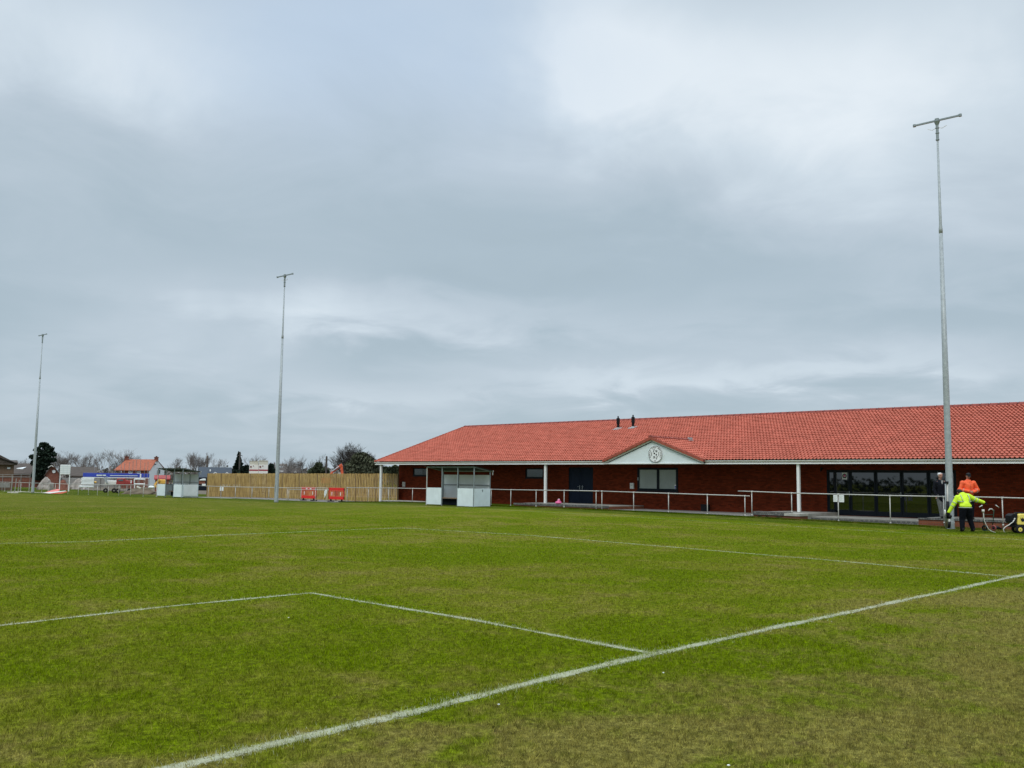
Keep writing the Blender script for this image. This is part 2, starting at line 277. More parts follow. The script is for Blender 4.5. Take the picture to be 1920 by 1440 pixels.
# ------------------------------------------------------------------ mesh builder
class MB:
    def __init__(s): s.v = []; s.f = []; s.mi = []; s.m = 0
    def add(s, vs, fs):
        o = len(s.v); s.v.extend([tuple(p) for p in vs])
        for f in fs: s.f.append(tuple(o + i for i in f)); s.mi.append(s.m)
        return s
    def box(s, x0, x1, y0, y1, z0, z1):
        return s.add([(x0, y0, z0), (x1, y0, z0), (x1, y1, z0), (x0, y1, z0), (x0, y0, z1), (x1, y0, z1), (x1, y1, z1), (x0, y1, z1)],
                     [(3, 2, 1, 0), (4, 5, 6, 7), (0, 1, 5, 4), (1, 2, 6, 5), (2, 3, 7, 6), (3, 0, 4, 7)])
    def beam(s, a, b, wd, ht, up=(0, 0, 1)):          # box beam from a to b
        a, b = Vector(a), Vector(b); d = (b - a).normalized(); r = d.cross(Vector(up))
        r = Vector((1, 0, 0)) if r.length < 1e-4 else r.normalized(); u = r.cross(d)
        c = [(-1, -1), (1, -1), (1, 1), (-1, 1)]
        vs = [p + r * (i * wd / 2) + u * (j * ht / 2) for p in (a, b) for i, j in c]
        return s.add(vs, [(3, 2, 1, 0), (4, 5, 6, 7), (0, 1, 5, 4), (1, 2, 6, 5), (2, 3, 7, 6), (3, 0, 4, 7)])
    def tube(s, pts, r, seg=8, caps=True):
        pts = [Vector(p) for p in pts]; n = len(pts); rs = r if isinstance(r, (list, tuple)) else [r] * n
        vs = []; pu = None
        for i, p in enumerate(pts):
            d = (pts[min(i + 1, n - 1)] - pts[max(i - 1, 0)]).normalized()
            ref = pu if pu is not None else (Vector((0, 0, 1)) if abs(d.z) < .9 else Vector((1, 0, 0)))
            r1 = d.cross(ref).normalized(); u = r1.cross(d).normalized(); pu = u
            for k in range(seg):
                a = 2 * PI * k / seg; vs.append(p + (r1 * math.cos(a) + u * math.sin(a)) * rs[i])
        fs = [(i * seg + k, i * seg + (k + 1) % seg, (i + 1) * seg + (k + 1) % seg, (i + 1) * seg + k) for i in range(n - 1) for k in range(seg)]
        if caps: fs += [tuple(range(seg))[::-1], tuple((n - 1) * seg + k for k in range(seg))]
        return s.add(vs, fs)
    def ball(s, c, rx, ry=None, rz=None, seg=12, rings=8):
        ry = rx if ry is None else ry; rz = rx if rz is None else rz; c = Vector(c)
        vs = [c + Vector((0, 0, -rz))]
        for i in range(1, rings):
            t = -PI / 2 + PI * i / rings
            for k in range(seg):
                a = 2 * PI * k / seg; vs.append(c + Vector((rx * math.cos(t) * math.cos(a), ry * math.cos(t) * math.sin(a), rz * math.sin(t))))
        vs.append(c + Vector((0, 0, rz))); fs = []
        for k in range(seg): fs.append((0, 1 + (k + 1) % seg, 1 + k))
        for i in range(rings - 2):
            for k in range(seg):
                a = 1 + i * seg; fs.append((a + k, a + (k + 1) % seg, a + seg + (k + 1) % seg, a + seg + k))
        a = 1 + (rings - 2) * seg; t = len(vs) - 1
        for k in range(seg): fs.append((a + k, a + (k + 1) % seg, t))
        return s.add(vs, fs)
    def prism(s, poly, origin, ua, va, na, th):       # polygon in (u,v) extruded along na by th
        o, U, V, Nn = Vector(origin), Vector(ua), Vector(va), Vector(na); n = len(poly)
        vs = [o + U * a + V * b for a, b in poly] + [o + U * a + V * b + Nn * th for a, b in poly]
        return s.add(vs, [tuple(range(n))[::-1], tuple(range(n, 2 * n))] + [(i, (i + 1) % n, n + (i + 1) % n, n + i) for i in range(n)])
    def torus(s, c, R_, r, axis, seg=20, ring=8):
        c = Vector(c); ax = Vector(axis).normalized(); u = ax.orthogonal().normalized(); v = ax.cross(u); vs = []
        for i in range(seg):
            a = 2 * PI * i / seg; d = u * math.cos(a) + v * math.sin(a)
            for k in range(ring):
                b = 2 * PI * k / ring; vs.append(c + d * (R_ + r * math.cos(b)) + ax * (r * math.sin(b)))
        return s.add(vs, [(i * ring + k, ((i + 1) % seg) * ring + k, ((i + 1) % seg) * ring + (k + 1) % ring, i * ring + (k + 1) % ring) for i in range(seg) for k in range(ring)])
    def build(s, name, m, parent=None, smooth=False, loc=None, bevel=0):
        me = bpy.data.meshes.new(name); me.from_pydata(s.v, [], s.f); me.validate()
        for x in (m if isinstance(m, (list, tuple)) else [m]): me.materials.append(x)
        if isinstance(m, (list, tuple)) and len(me.polygons) == len(s.mi): me.polygons.foreach_set('material_index', s.mi)
        if smooth: me.polygons.foreach_set('use_smooth', [True] * len(me.polygons))
        o = bpy.data.objects.new(name, me); col.objects.link(o)
        if parent is not None:
            o.parent = parent; o.location = -parent.location if parent.get('world_parts') else (0, 0, 0)
            if not parent.get('world_parts'): o.location = (0, 0, 0)
        if loc is not None: o.location = loc
        if bevel:
            b = o.modifiers.new('bevel', 'BEVEL'); b.width = bevel; b.segments = 2; b.limit_method = 'ANGLE'
        return o
def thing(name, label, cat, loc=(0, 0, 0), rz=0, group=None):
    o = bpy.data.objects.new(name, None); col.objects.link(o); o.empty_display_size = .2
    o.location = loc; o.rotation_euler = (0, 0, rz); o['label'] = label; o['category'] = cat
    if group: o['group'] = group
    return o
def tag(o, label, cat, group=None):
    o['label'] = label; o['category'] = cat
    if group: o['group'] = group
    return o
def struct(o): o['kind'] = 'structure'; return o
def wthing(name, label, cat, base, group=None):       # parts given in world coordinates
    o = thing(name, label, cat, base, 0, group); o['world_parts'] = 1; return o
def sub(mb, name, m, parent, **k):                    # sub-part under a part whose parent is a world-coordinate thing
    o = mb.build(name, m, None, **k); o.parent = parent
    return o
def text_mesh(s, size, ext=.004, align='CENTER'):
    cu = bpy.data.curves.new('t', 'FONT'); cu.body = s; cu.size = size; cu.extrude = ext; cu.align_x = align; cu.align_y = 'CENTER'; cu.resolution_u = 2
    o = bpy.data.objects.new('t', cu); col.objects.link(o); bpy.context.view_layer.update()
    me = bpy.data.meshes.new_from_object(o.evaluated_get(bpy.context.evaluated_depsgraph_get()))
    vs = [tuple(v.co) for v in me.vertices]; fs = [tuple(p.vertices) for p in me.polygons]
    bpy.data.objects.remove(o); bpy.data.curves.remove(cu); bpy.data.meshes.remove(me); return vs, fs
def copy_tree(o, parent=None):
    c = o.copy(); col.objects.link(c)
    if parent is not None: c.parent = parent
    for ch in o.children: copy_tree(ch, c)
    return c

# ------------------------------------------------------------------ ground
def sheet(name, xs, ys, m, dz=0.0, zf=None):
    xs, ys = np.array(xs, float), np.array(ys, float); XX, YY = np.meshgrid(xs, ys, indexing='ij')
    ZZ = (H(XX, YY) if zf is None else zf(XX, YY)) + dz; n, k = XX.shape
    v = np.stack([XX, YY, ZZ], -1).reshape(-1, 3); I = np.arange(n * k).reshape(n, k)
    f = np.stack([I[:-1, :-1], I[1:, :-1], I[1:, 1:], I[:-1, 1:]], -1).reshape(-1, 4)
    me = bpy.data.meshes.new(name); me.from_pydata(v.tolist(), [], f.tolist()); me.materials.append(m)
    me.polygons.foreach_set('use_smooth', [True] * len(me.polygons))
    o = bpy.data.objects.new(name, me); col.objects.link(o); return o
gx = list(np.r_[-3000, -1500, -700, -300, -150, -80, -40, np.arange(-20, 44, 1.0), 50, 60, 80, 120, 200, 400, 800, 1600, 3000])
gy = list(np.r_[-3000, -1500, -700, -300, -150, -80, -40, np.arange(-20, 128, 1.0), 140, 170, 220, 300, 500, 900, 1600, 3000])
struct(sheet('ground', gx, gy, MT['turf']))
# gravel path between the kerb and the timber fence, and the building yard behind the left rail
struct(sheet('gravel_path', np.linspace(34.1, 39.5, 6), np.linspace(46.5, 76, 30), MT['tarmac'], .006))
struct(sheet('site_yard', np.linspace(48, 150, 20), np.linspace(60, 260, 40), MT['earth'], .006))

def strip(name, pts, wd, m, label=None, dz=.004):
    vs = []; fs = []; uv = []; dense = []
    for a, b in zip(pts[:-1], pts[1:]):
        a, b = Vector(a[:2]), Vector(b[:2]); n = max(2, int((b - a).length / .5))
        dense += [a.lerp(b, i / n) for i in range(n)]
    dense.append(Vector(pts[-1][:2]))
    for i, p in enumerate(dense):
        d = (dense[min(i + 1, len(dense) - 1)] - dense[max(i - 1, 0)]).normalized(); nn = Vector((-d.y, d.x))
        ww = wd * (1 + .25 * math.sin(i * 1.7) * math.sin(i * .61)); j = .012 * math.sin(i * .9)
        for s_ in (-.5, .5):
            q = p + nn * (s_ * ww + j); vs.append((q.x, q.y, float(H(q.x, q.y)) + dz)); uv.append((i * .5, s_ + .5))
    fs = [(2 * i, 2 * i + 2, 2 * i + 3, 2 * i + 1) for i in range(len(dense) - 1)]
    me = bpy.data.meshes.new(name); me.from_pydata(vs, [], fs); me.materials.append(m)
    ul = me.uv_layers.new(name='UVMap')
    for lp in me.loops: ul.data[lp.index].uv = uv[lp.vertex_index]
    o = bpy.data.objects.new(name, me); col.objects.link(o); return struct(o)
LN = []    # (a, b, half width) for painted blades
def field_line(name, pix, wd, m, ext=None):
    pts = [G(*q) if len(q) == 2 else Vector(q) for q in pix]
    strip(name, pts, wd, m)
    for a, b in zip(pts[:-1], pts[1:]): LN.append((a.x, a.y, b.x, b.y, wd / 2))
field_line('goal_line', [(-9.5, -.02, 0), (362, 1433), (1225, 1226.5), (1896, 1082.7), (1920, 1077.5), (22.6, -.15, 0)], .18, MT['line_goal'])
field_line('goal_area_line', [(1225, 1226), (905, 1166), (583, 1112), (300, 1139), (0, 1173), (-9.5, 5.55, 0)], .15, MT['line_box'])
field_line('penalty_area_line', [(1894, 1081.5), (1560, 1051), (1200, 1021), (980, 1003), (751, 990), (420, 1003), (160, 1016), (0, 1019), (-9.5, 18.6, 0)], .13, MT['line_thin'])
field_line('touchline', [(23.0, -.3, 0), (1920, 1012.5), (1760, 1002.5), (1360, 979.8), (980, 958), (890, 953.5), (28.8, 47, 0), (280, 936), (195, 934), (28.6, 110, 0)], .10, MT['line_thin'])

def blades():
    rs = np.random.RandomState(3); V = []; T = []
    fw = RC[2][:2] / np.linalg.norm(RC[2][:2]); rt = np.array([fw[1], -fw[0]])
    for d0, d1, n, wd, h0, h1 in ((3.6, 12.5, 520000, .0045, .013, .032), (7.0, 25, 420000, .0085, .013, .030), (17, 50, 300000, .018, .012, .028)):
        D = np.sqrt(rs.uniform(d0 ** 2, d1 ** 2, n)); U = rs.uniform(-.68, .68, n) * D
        P = CAM[:2] + D[:, None] * fw + U[:, None] * rt
        # clumping: thin the sward where a cheap value noise is low
        q = np.sin(P[:, 0] * 9.1 + 2 * np.sin(P[:, 1] * 5.3)) * np.sin(P[:, 1] * 8.3 + 1.7 * np.sin(P[:, 0] * 6.1)) + .6 * np.sin(P[:, 0] * 23 + P[:, 1] * 17) * np.sin(P[:, 1] * 29 - P[:, 0] * 11)
        keep = (rs.uniform(-1.5, 1.2, n) < q + .9) & (P[:, 0] < 33.2)
        lo = 0 if d0 < 4 else _ss(d0, d0 + (5 if d0 < 10 else 8), D); hi = 1 - _ss(d1 - (6 if d1 < 20 else 9 if d1 < 30 else 20), d1, D); keep &= rs.uniform(0, 1, n) < (hi if d0 < 4 else lo * hi)
        P = P[keep]; q = q[keep]; k = len(P)
        z = H(P[:, 0], P[:, 1]); a = rs.uniform(0, 2 * PI, k); hh = rs.uniform(h0, h1, k) * (1 + .25 * q)
        lean = rs.uniform(0.1, 1.0, k) * hh; b = rs.uniform(0, 2 * PI, k)
        dx, dy = np.cos(a) * wd / 2, np.sin(a) * wd / 2
        v = np.empty((k, 3, 3)); v[:, 0] = np.stack([P[:, 0] - dx, P[:, 1] - dy, z - .002], 1); v[:, 1] = np.stack([P[:, 0] + dx, P[:, 1] + dy, z - .002], 1)
        v[:, 2] = np.stack([P[:, 0] + np.cos(b) * lean, P[:, 1] + np.sin(b) * lean, z + hh], 1)
        t = np.zeros((k, 4)); t[:, 0] = rs.uniform(0, 1, k); t[:, 3] = 1
        t[:, 1] = np.where(rs.uniform(0, 1, k) < .13, rs.uniform(.4, 1, k), 0)
        for ax, ay, bx, by, hw in LN:
            L_ = np.hypot(bx - ax, by - ay); ux, uy = (bx - ax) / L_, (by - ay) / L_
            s = (P[:, 0] - ax) * ux + (P[:, 1] - ay) * uy; dd = np.abs(-(P[:, 0] - ax) * uy + (P[:, 1] - ay) * ux)
            pat = .72 + .38 * np.sin(s * 1.9 + np.sin(s * .7) * 2) * np.sin(s * .53 + 1); hit = (s > 0) & (s < L_) & (dd < hw * np.abs(rs.normal(0, .85, k))) & (rs.uniform(0, 1, k) < pat * 1.0)
            t[:, 2] = np.where(hit, rs.uniform(.55, 1, k), t[:, 2])
        V.append(v.reshape(-1, 3)); T.append(np.repeat(t, 3, 0))
    k = 16000; D = np.sqrt(rs.uniform(3.4 ** 2, 15 ** 2, k)); U = rs.uniform(-.68, .68, k) * D; P = CAM[:2] + D[:, None] * fw + U[:, None] * rt      # stray long stems
    z = H(P[:, 0], P[:, 1]); a = rs.uniform(0, 2 * PI, k); b = rs.uniform(0, 2 * PI, k); hh = rs.uniform(.03, .06, k); v = np.empty((k, 3, 3))
    v[:, 0] = np.stack([P[:, 0] - np.cos(a) * .003, P[:, 1] - np.sin(a) * .003, z], 1); v[:, 1] = np.stack([P[:, 0] + np.cos(a) * .003, P[:, 1] + np.sin(a) * .003, z], 1)
    v[:, 2] = np.stack([P[:, 0] + np.cos(b) * hh * 1.2, P[:, 1] + np.sin(b) * hh * 1.2, z + hh * .7], 1); t = np.zeros((k, 4)); t[:, 0] = rs.uniform(.5, 1, k); t[:, 1] = rs.uniform(0, 1, k); t[:, 3] = 1; V.append(v.reshape(-1, 3)); T.append(np.repeat(t, 3, 0))
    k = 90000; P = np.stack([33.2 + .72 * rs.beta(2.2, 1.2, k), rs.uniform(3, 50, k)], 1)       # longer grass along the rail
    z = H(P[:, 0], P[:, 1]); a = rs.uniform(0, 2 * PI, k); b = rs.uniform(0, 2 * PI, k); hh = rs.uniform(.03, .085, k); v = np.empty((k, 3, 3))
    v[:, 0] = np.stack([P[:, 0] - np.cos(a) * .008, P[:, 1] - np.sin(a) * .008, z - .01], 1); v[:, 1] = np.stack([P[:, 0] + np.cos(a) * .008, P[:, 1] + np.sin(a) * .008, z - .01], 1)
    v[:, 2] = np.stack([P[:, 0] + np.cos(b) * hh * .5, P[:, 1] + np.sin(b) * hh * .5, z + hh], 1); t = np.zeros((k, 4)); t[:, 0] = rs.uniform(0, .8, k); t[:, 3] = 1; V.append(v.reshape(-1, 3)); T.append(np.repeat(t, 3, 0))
    V = np.concatenate(V); T = np.concatenate(T); n = len(V); me = bpy.data.meshes.new('grass')
    me.vertices.add(n); me.vertices.foreach_set('co', V.astype(np.float32).ravel())
    me.loops.add(n); me.loops.foreach_set('vertex_index', np.arange(n, dtype=np.int32))
    me.polygons.add(n // 3); me.polygons.foreach_set('loop_start', np.arange(0, n, 3, dtype=np.int32)); me.polygons.foreach_set('loop_total', np.full(n // 3, 3, np.int32))
    me.update(); at = me.color_attributes.new('tint', 'FLOAT_COLOR', 'POINT'); at.data.foreach_set('color', T.astype(np.float32).ravel())
    me.materials.append(MT['blade']); o = bpy.data.objects.new('grass', me); col.objects.link(o)
    o['kind'] = 'stuff'; o['label'] = 'short mown grass of the football pitch'; o['category'] = 'grass'
blades()
# small white droppings / daisies lying on the turf
for i, (px, py, lb) in enumerate([(1244, 1264, 'tiny white daisy just below where the box line meets the goal line'), (935, 1324, 'tiny white daisy below the goal line in the lower middle'), (1366, 1439, 'tiny white daisy at the bottom edge of the picture'), (541, 1160, 'tiny white daisy inside the goal area below its corner')]):
    p = G(px, py); b = MB(); b.ball((0, 0, .012), .007, .006, .005, 8, 6)
    for a in range(5): b.ball((.007 * math.cos(a * 1.3), .007 * math.sin(a * 1.3), .013), .004, .003, .002, 6, 4)
    o = b.build('daisy', MT['white'], loc=p, smooth=True)
    tag(o, lb, 'flower', 'daisies in the turf')
# edging kerb along the rail
def kerb(name, pix, X, wd, ht, m):
    b = MB(); pts = [PX(px, py, X) for px, py in pix]
    for a, c in zip(pts[:-1], pts[1:]):
        n = max(1, int((c - a).length / .92))
        for i in range(n):
            p, q = a.lerp(c, (i + .012) / n), a.lerp(c, (i + .988) / n); b.beam(p - Vector((0, 0, ht / 2 - .02)), q - Vector((0, 0, ht / 2 - .02)), wd, ht)
    return struct(b.build(name, m))
kerb('path_kerb', [(-30, 920.5), (38.6, 921.5), (126.9, 927.5), (202.3, 930), (290, 931.8)], 34, .14, .2, MT['kerb'])
kerb('path_kerb', [(372, 933), (414, 934), (472, 936.5), (538, 940), (612.5, 943), (650.3, 944.5), (676, 943.5), (692, 942)], 33.8, .16, .16, MT['kerb'])
kerb('path_kerb', [(729, 942), (773, 943.6), (797, 945)], 34.6, .16, .14, MT['conc'])
kerb('path_kerb', [(922, 948.5), (956, 949.5)], 34, .2, .14, MT['kerb'])
kerb('path_kerb', [(1129, 957), (1188, 959), (1253.6, 961.5), (1326.5, 965), (1406, 967.6)], 34, .16, .14, MT['conc'])

# ------------------------------------------------------------------ clubhouse
XE, XW, XR = 35.85, 38.0, 44.85
ZE, ZR = 2.76, 5.73
YN, YS = 49.3, -3.0
SL = (ZR - ZE) / (XR - XE)
club = thing('clubhouse', 'long single storey red brick clubhouse with orange pantile roof and white fascia', 'building')
def tiles(b, org, u, v, nrm, lu, lv, wave=.19, gauge=.352, amp=.024, step=.080, per=8, jit=.005):
    org, u, v, nrm = map(Vector, (org, u, v, nrm)); nc = max(1, int(round(lv / gauge))); g = lv / nc
    nu = int(round(lu / wave)) * per; V = []; 
    us = np.arange(nu + 1) * lu / nu; ph = np.arange(nu + 1) * 2 * PI / per
    prof = amp * (np.cos(ph) + .35 * np.cos(2 * ph + .6))
    rs = np.random.RandomState(5)
    for c in range(nc):
        j = rs.uniform(-jit, jit, nu // per + 2)[np.arange(nu + 1) // per]
        for t, hgt in ((0, step - .022), (0, step), (1.5, .0)):
            base = np.array(org) + np.outer(us, np.array(u)) + np.array(v) * ((c + t) * g) ; base = base + np.outer(prof * (1 if t == 0 else .8) + hgt + j, np.array(nrm)); V.append(base)
    V = np.concatenate(V); o = len(b.v); b.v.extend(map(tuple, V.tolist())); n1 = nu + 1
    for r in range(3 * nc - 1):
        a = o + r * n1
        for i in range(nu): b.f.append((a + i, a + i + 1, a + n1 + i + 1, a + n1 + i)); b.mi.append(b.m)
ln = math.hypot(XR - XE, ZR - ZE); vdir = Vector(((XR - XE) / ln, 0, (ZR - ZE) / ln)); ndir = Vector((-vdir.z, 0, vdir.x))
b = MB(); tiles(b, (XE - .06, YS, ZE - .02), (0, 1, 0), vdir, ndir, YN - YS, ln)
b.add([(XE, YS, ZE - .08), (XE, YN, ZE - .08), (XR, YN, ZR - .08), (XR, YS, ZR - .08)], [(0, 1, 2, 3)])
b.add([(2 * XR - XE, YS, ZE), (2 * XR - XE, YN, ZE), (XR, YN, ZR + .03), (XR, YS, ZR + .03)], [(3, 2, 1, 0)])
roof = b.build('roof', MT['tile'], club)
b = MB(); y = YS
while y < YN:
    L_ = min(.45, YN - y); b.tube([(XR, y + .01, ZR + .02), (XR, y + L_ - .03, ZR + .02), (XR, y + L_, ZR + .045)], [.13, .13, .15], 8); y += .45
sub(b, 'ridge_tiles', MT['ridge'], roof)
b = MB()
for i in range(27):                                   # verge tiles along the far gable end
    p = Vector((XE, YN + .02, ZE + .02)) + vdir * (i * ln / 27); b.beam(p + ndir * .035, p + vdir * (ln / 27 + .03) + ndir * .01, .10, .12)
sub(b, 'verge', MT['verge'], roof)
# walls with openings cut as separate rectangles of brick
WIN = [(45.95, 47.55, 1.78, 2.36, 'small_window'), (34.8, 36.4, 1.72, 2.36, 'small_window')]
OPEN = [(46.0, 47.55, 1.78, 2.36), (34.8, 36.35, 1.72, 2.36), (30.72, 32.68, .2, 2.42), (24.6, 27.4, 1.07, 2.40), (9.60, 15.8, .06, 2.30)]
def wall_front(b, X0, X1, y0, y1, z0, z1, opens):
    ys = sorted({y0, y1, *[o[0] for o in opens], *[o[1] for o in opens]})
    for a, c in zip(ys[:-1], ys[1:]):
        zs = [(z0, z1)]
        for o in opens:
            if o[0] <= a + 1e-6 and o[1] >= c - 1e-6: zs = [(z0, o[2]), (o[3], z1)]
        for p, q in zs:
            if q - p > .01: b.box(X0, X1, a, c, p, q)
b = MB(); wall_front(b, XW, XW + .3, YS + .3, 49.15, -.9, 2.72, OPEN)
b.box(XW + .3, 2 * XR - XE - .6, 48.85, 49.15, -.9, 2.72); b.box(XW + .3, 2 * XR - XE - .6, YS + .3, YS + .6, -.9, 2.72); b.box(2 * XR - XE - .6, 2 * XR - XE - .3, YS + .3, 49.15, -.9, 2.72)
for yy in (48.9, YS + .35): b.prism([(0, 0), (17.2, 0), (8.6, 2.78)], (XW - 1.75, yy, 2.72), (1, 0, 0), (0, 0, 1), (0, 1, 0), .2)
wall = b.build('wall', MT['brick'], club)
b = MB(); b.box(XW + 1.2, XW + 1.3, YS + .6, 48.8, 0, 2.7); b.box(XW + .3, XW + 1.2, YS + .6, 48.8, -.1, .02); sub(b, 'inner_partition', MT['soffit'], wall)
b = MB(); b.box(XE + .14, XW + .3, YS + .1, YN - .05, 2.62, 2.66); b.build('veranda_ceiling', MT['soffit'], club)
b = MB()
for a, c in ((YS, 21.55), (28.0, YN)): b.box(XE + .09, XE + .13, a, c, 2.58, 2.75)
b.build('fascia', MT['upvc'], club)
b = MB(); b.box(XE - .02, XE + .16, YS, YN, 2.555, 2.612); b.build('fascia_beam', MT['upvc'], club)
b = MB()
for a, c in ((YS, 21.5), (28.05, YN + .05)):           # half round gutters
    poly = [(-.065 * math.cos(t), -.065 * math.sin(t)) for t in np.linspace(0, PI, 9)] + [(.055 * math.cos(t), -.055 * math.sin(t)) for t in np.linspace(0, PI, 9)]
    b.prism([(p, q + .055) for p, q in poly], (XE + .0, a, 2.685), (1, 0, 0), (0, 0, 1), (0, 1, 0), c - a)
b.build('gutter', MT['upvc'], club)
for px, py, z0 in ((713, 941, None), (1022.5, 944, .2), (1498.5, 962, .2)):
    p = PX(px, py, 36.0); b = MB(); z0 = p.z if z0 is None else z0
    b.box(35.93, 36.07, p.y - .07, p.y + .07, z0, 2.56); b.build('veranda_post', MT['upvc'], club, bevel=.008)
p = PX(1283, 900, 36.0)
# --- small windows
def frame_box(b, X, y0, y1, z0, z1, t, d):
    b.box(X, X + d, y0, y1, z0, z0 + t); b.box(X, X + d, y0, y1, z1 - t, z1); b.box(X, X + d, y0, y0 + t, z0 + t, z1 - t); b.box(X, X + d, y1 - t, y1, z0 + t, z1 - t)
for y0, y1, z0, z1 in OPEN[:2]:
    b = MB(); frame_box(b, XW + .04, y0 + .003, y1 - .003, z0 + .003, z1 - .003, .075, .08); o = b.build('window', MT['anth'], club)
    b = MB(); b.box(XW + .07, XW + .09, y0 + .07, y1 - .07, z0 + .07, z1 - .07); sub(b, 'pane', MT['glass2'], o)
    b = MB(); b.box(XW - .03, XW + .04, y0 - .02, y1 + .02, z0 - .04, z0); sub(b, 'sill', MT['anth'], o)
# --- double door
y0, y1 = 30.72, 32.68; mid = (y0 + y1) / 2
b = MB(); b.box(XW + .03, XW + .12, y0 + .003, y0 + .07, .2, 2.417); b.box(XW + .03, XW + .12, y1 - .07, y1 - .003, .2, 2.417); b.box(XW + .03, XW + .12, y0 + .07, y1 - .07, 2.34, 2.417)
dfr = b.build('door_frame', MT['anth'], club)
for a, c, hy, dy in ((y0 + .075, mid - .006, mid - .10, -1), (mid + .006, y1 - .075, mid + .10, 1)):
    b = MB(); b.box(XW + .05, XW + .10, a, c, .21, 2.335); 
    for q in (.35, 1.35): frame_box(b, XW + .042, a + .1, c - .1, q, q + .82, .02, .007)
    d = b.build('door', MT['door'], club)
    b = MB(); b.box(XW + .03, XW + .05, hy - .02, hy + .02, 1.05, 1.30); b.tube([(XW + .035, hy, 1.22), (XW - .02, hy, 1.22), (XW - .02, hy + dy * .13, 1.22)], .013, 8); b.tube([(XW + .045, hy, 1.10), (XW + .0, hy, 1.10)], .016, 8)
    sub(b, 'handle', MT['steel'], d)
# --- kiosk window
y0, y1, z0, z1 = OPEN[3]; mid = 25.96
b = MB(); frame_box(b, XW - .03, y0 + .003, y1 - .003, z0 + .003, z1 - .003, .12, .12); b.box(XW - .03, XW + .09, mid - .07, mid + .07, z0 + .12, z1 - .12)
o = b.build('kiosk_window', MT['anth'], club)
for a, c in ((y0 + .12, mid - .07), (mid + .07, y1 - .12)):
    b = MB(); b.box(XW + .02, XW + .04, a, c, z0 + .12, z1 - .12)
    for k in range(9): b.box(XW + .016, XW + .02, a + .05 + (c - a - .1) * k / 9, a + .05 + (c - a - .1) * k / 9 + .012, z0 + .14, z1 - .14)
    sub(b, 'pane', MT['blind'], o)
b = MB(); b.box(XW - .10, XW - .03, y0 - .05, y1 + .05, z0 - .06, z0 - .002); sub(b, 'sill', MT['anth'], o)
b = MB(); b.box(XW - .05, XW - .03, y1 - .09, y1 - .03, 1.65, 1.83); b.tube([(XW - .05, y1 - .06, 1.76), (XW - .09, y1 - .06, 1.76), (XW - .09, y1 - .06, 1.66)], .012, 8); sub(b, 'handle', MT['steel'], o)
b = MB(); b.box(XW + .010, XW + .0155, mid - .07 - .14, mid - .07 - .045, 1.24, 1.40); b.m = 1; b.box(XW + .006, XW + .0098, mid - .07 - .125, mid - .07 - .06, 1.26, 1.37)
b = MB(); b.box(XW + .010, XW + .0155, y0 + .13, y0 + .24, 1.20, 1.44); b.m = 1; b.box(XW + .006, XW + .0098, y0 + .145, y0 + .225, 1.29, 1.36); b.box(XW + .006, XW + .0098, y0 + .145, y0 + .225, 1.22, 1.27)
tag(b.build('window_sticker', [MT['white'], MT['blue']]), 'small blue and white sticker in the lower corner of the kiosk window', 'sticker')
# --- glazed folding doors
ms = [15.8, 15.48 - .04 + .02, 14.60, 13.335, 12.08, 10.845, 9.60]
fr = MB(); frame_box(fr, XW + .02, 9.603, 15.797, .063, 2.297, .05, .14); fr.build('glazing_frame', MT['anth'], club)
leafs = [(15.75, 15.40), (15.36, 14.62), (14.60, 13.35), (13.33, 12.10), (12.08, 10.86), (10.84, 9.65)]
seg = [(14.62, 15.75), (13.35, 14.60), (12.10, 13.33), (10.86, 12.08), (9.65, 10.84)]
for i, (a, c) in enumerate(seg):
    b = MB(); frame_box(b, XW + .05, a, c, .115, 2.245, .075, .07)
    if i == 0: b.box(XW + .05, XW + .12, 15.33, 15.41, .19, 2.17)
    b.box(XW + .05, XW + .12, a + .075, c - .075, .19, .30)
    o = b.build('glass_door', MT['anth'], club)
    b = MB(); b.box(XW + .075, XW + .095, a + .07, c - .07, .29, 2.18); sub(b, 'pane', MT['glass'], o)
    if i in (0, 2): b = MB(); b.box(XW + .03, XW + .05, a + .02, a + .05, 1.0, 1.25); b.tube([(XW + .03, a + .035, 1.15), (XW - .02, a + .035, 1.15), (XW - .02, a + .15, 1.15)], .01, 8); sub(b, 'handle', MT['steel'], o)
# --- lean boxes on the wall
for px, py in ((758, 908), (1186, 911)):
    p = PX(px, py, XW); b = MB(); b.box(XW - .09, XW - .001, p.y - .13, p.y + .13, p.z - .17, p.z + .17); b.box(XW - .10, XW - .09, p.y - .09, p.y + .09, p.z - .02, p.z + .13)
    o = b.build('meter_box', MT['upvc'], club, bevel=.01); b = MB(); b.box(XW - .104, XW - .1005, p.y - .06, p.y + .06, p.z, p.z + .07); sub(b, 'lens', MT['upvc_grey'], o)
b = MB(); p = PX(1541, 879, XW); b.box(XW - .08, XW - .001, p.y - .05, p.y + .05, p.z - .06, p.z + .06); b.tube([(XW - .05, p.y, p.z - .05), (XW - .14, p.y, p.z - .12)], [.03, .045], 10)
b.build('wall_lamp', MT['black'], club)
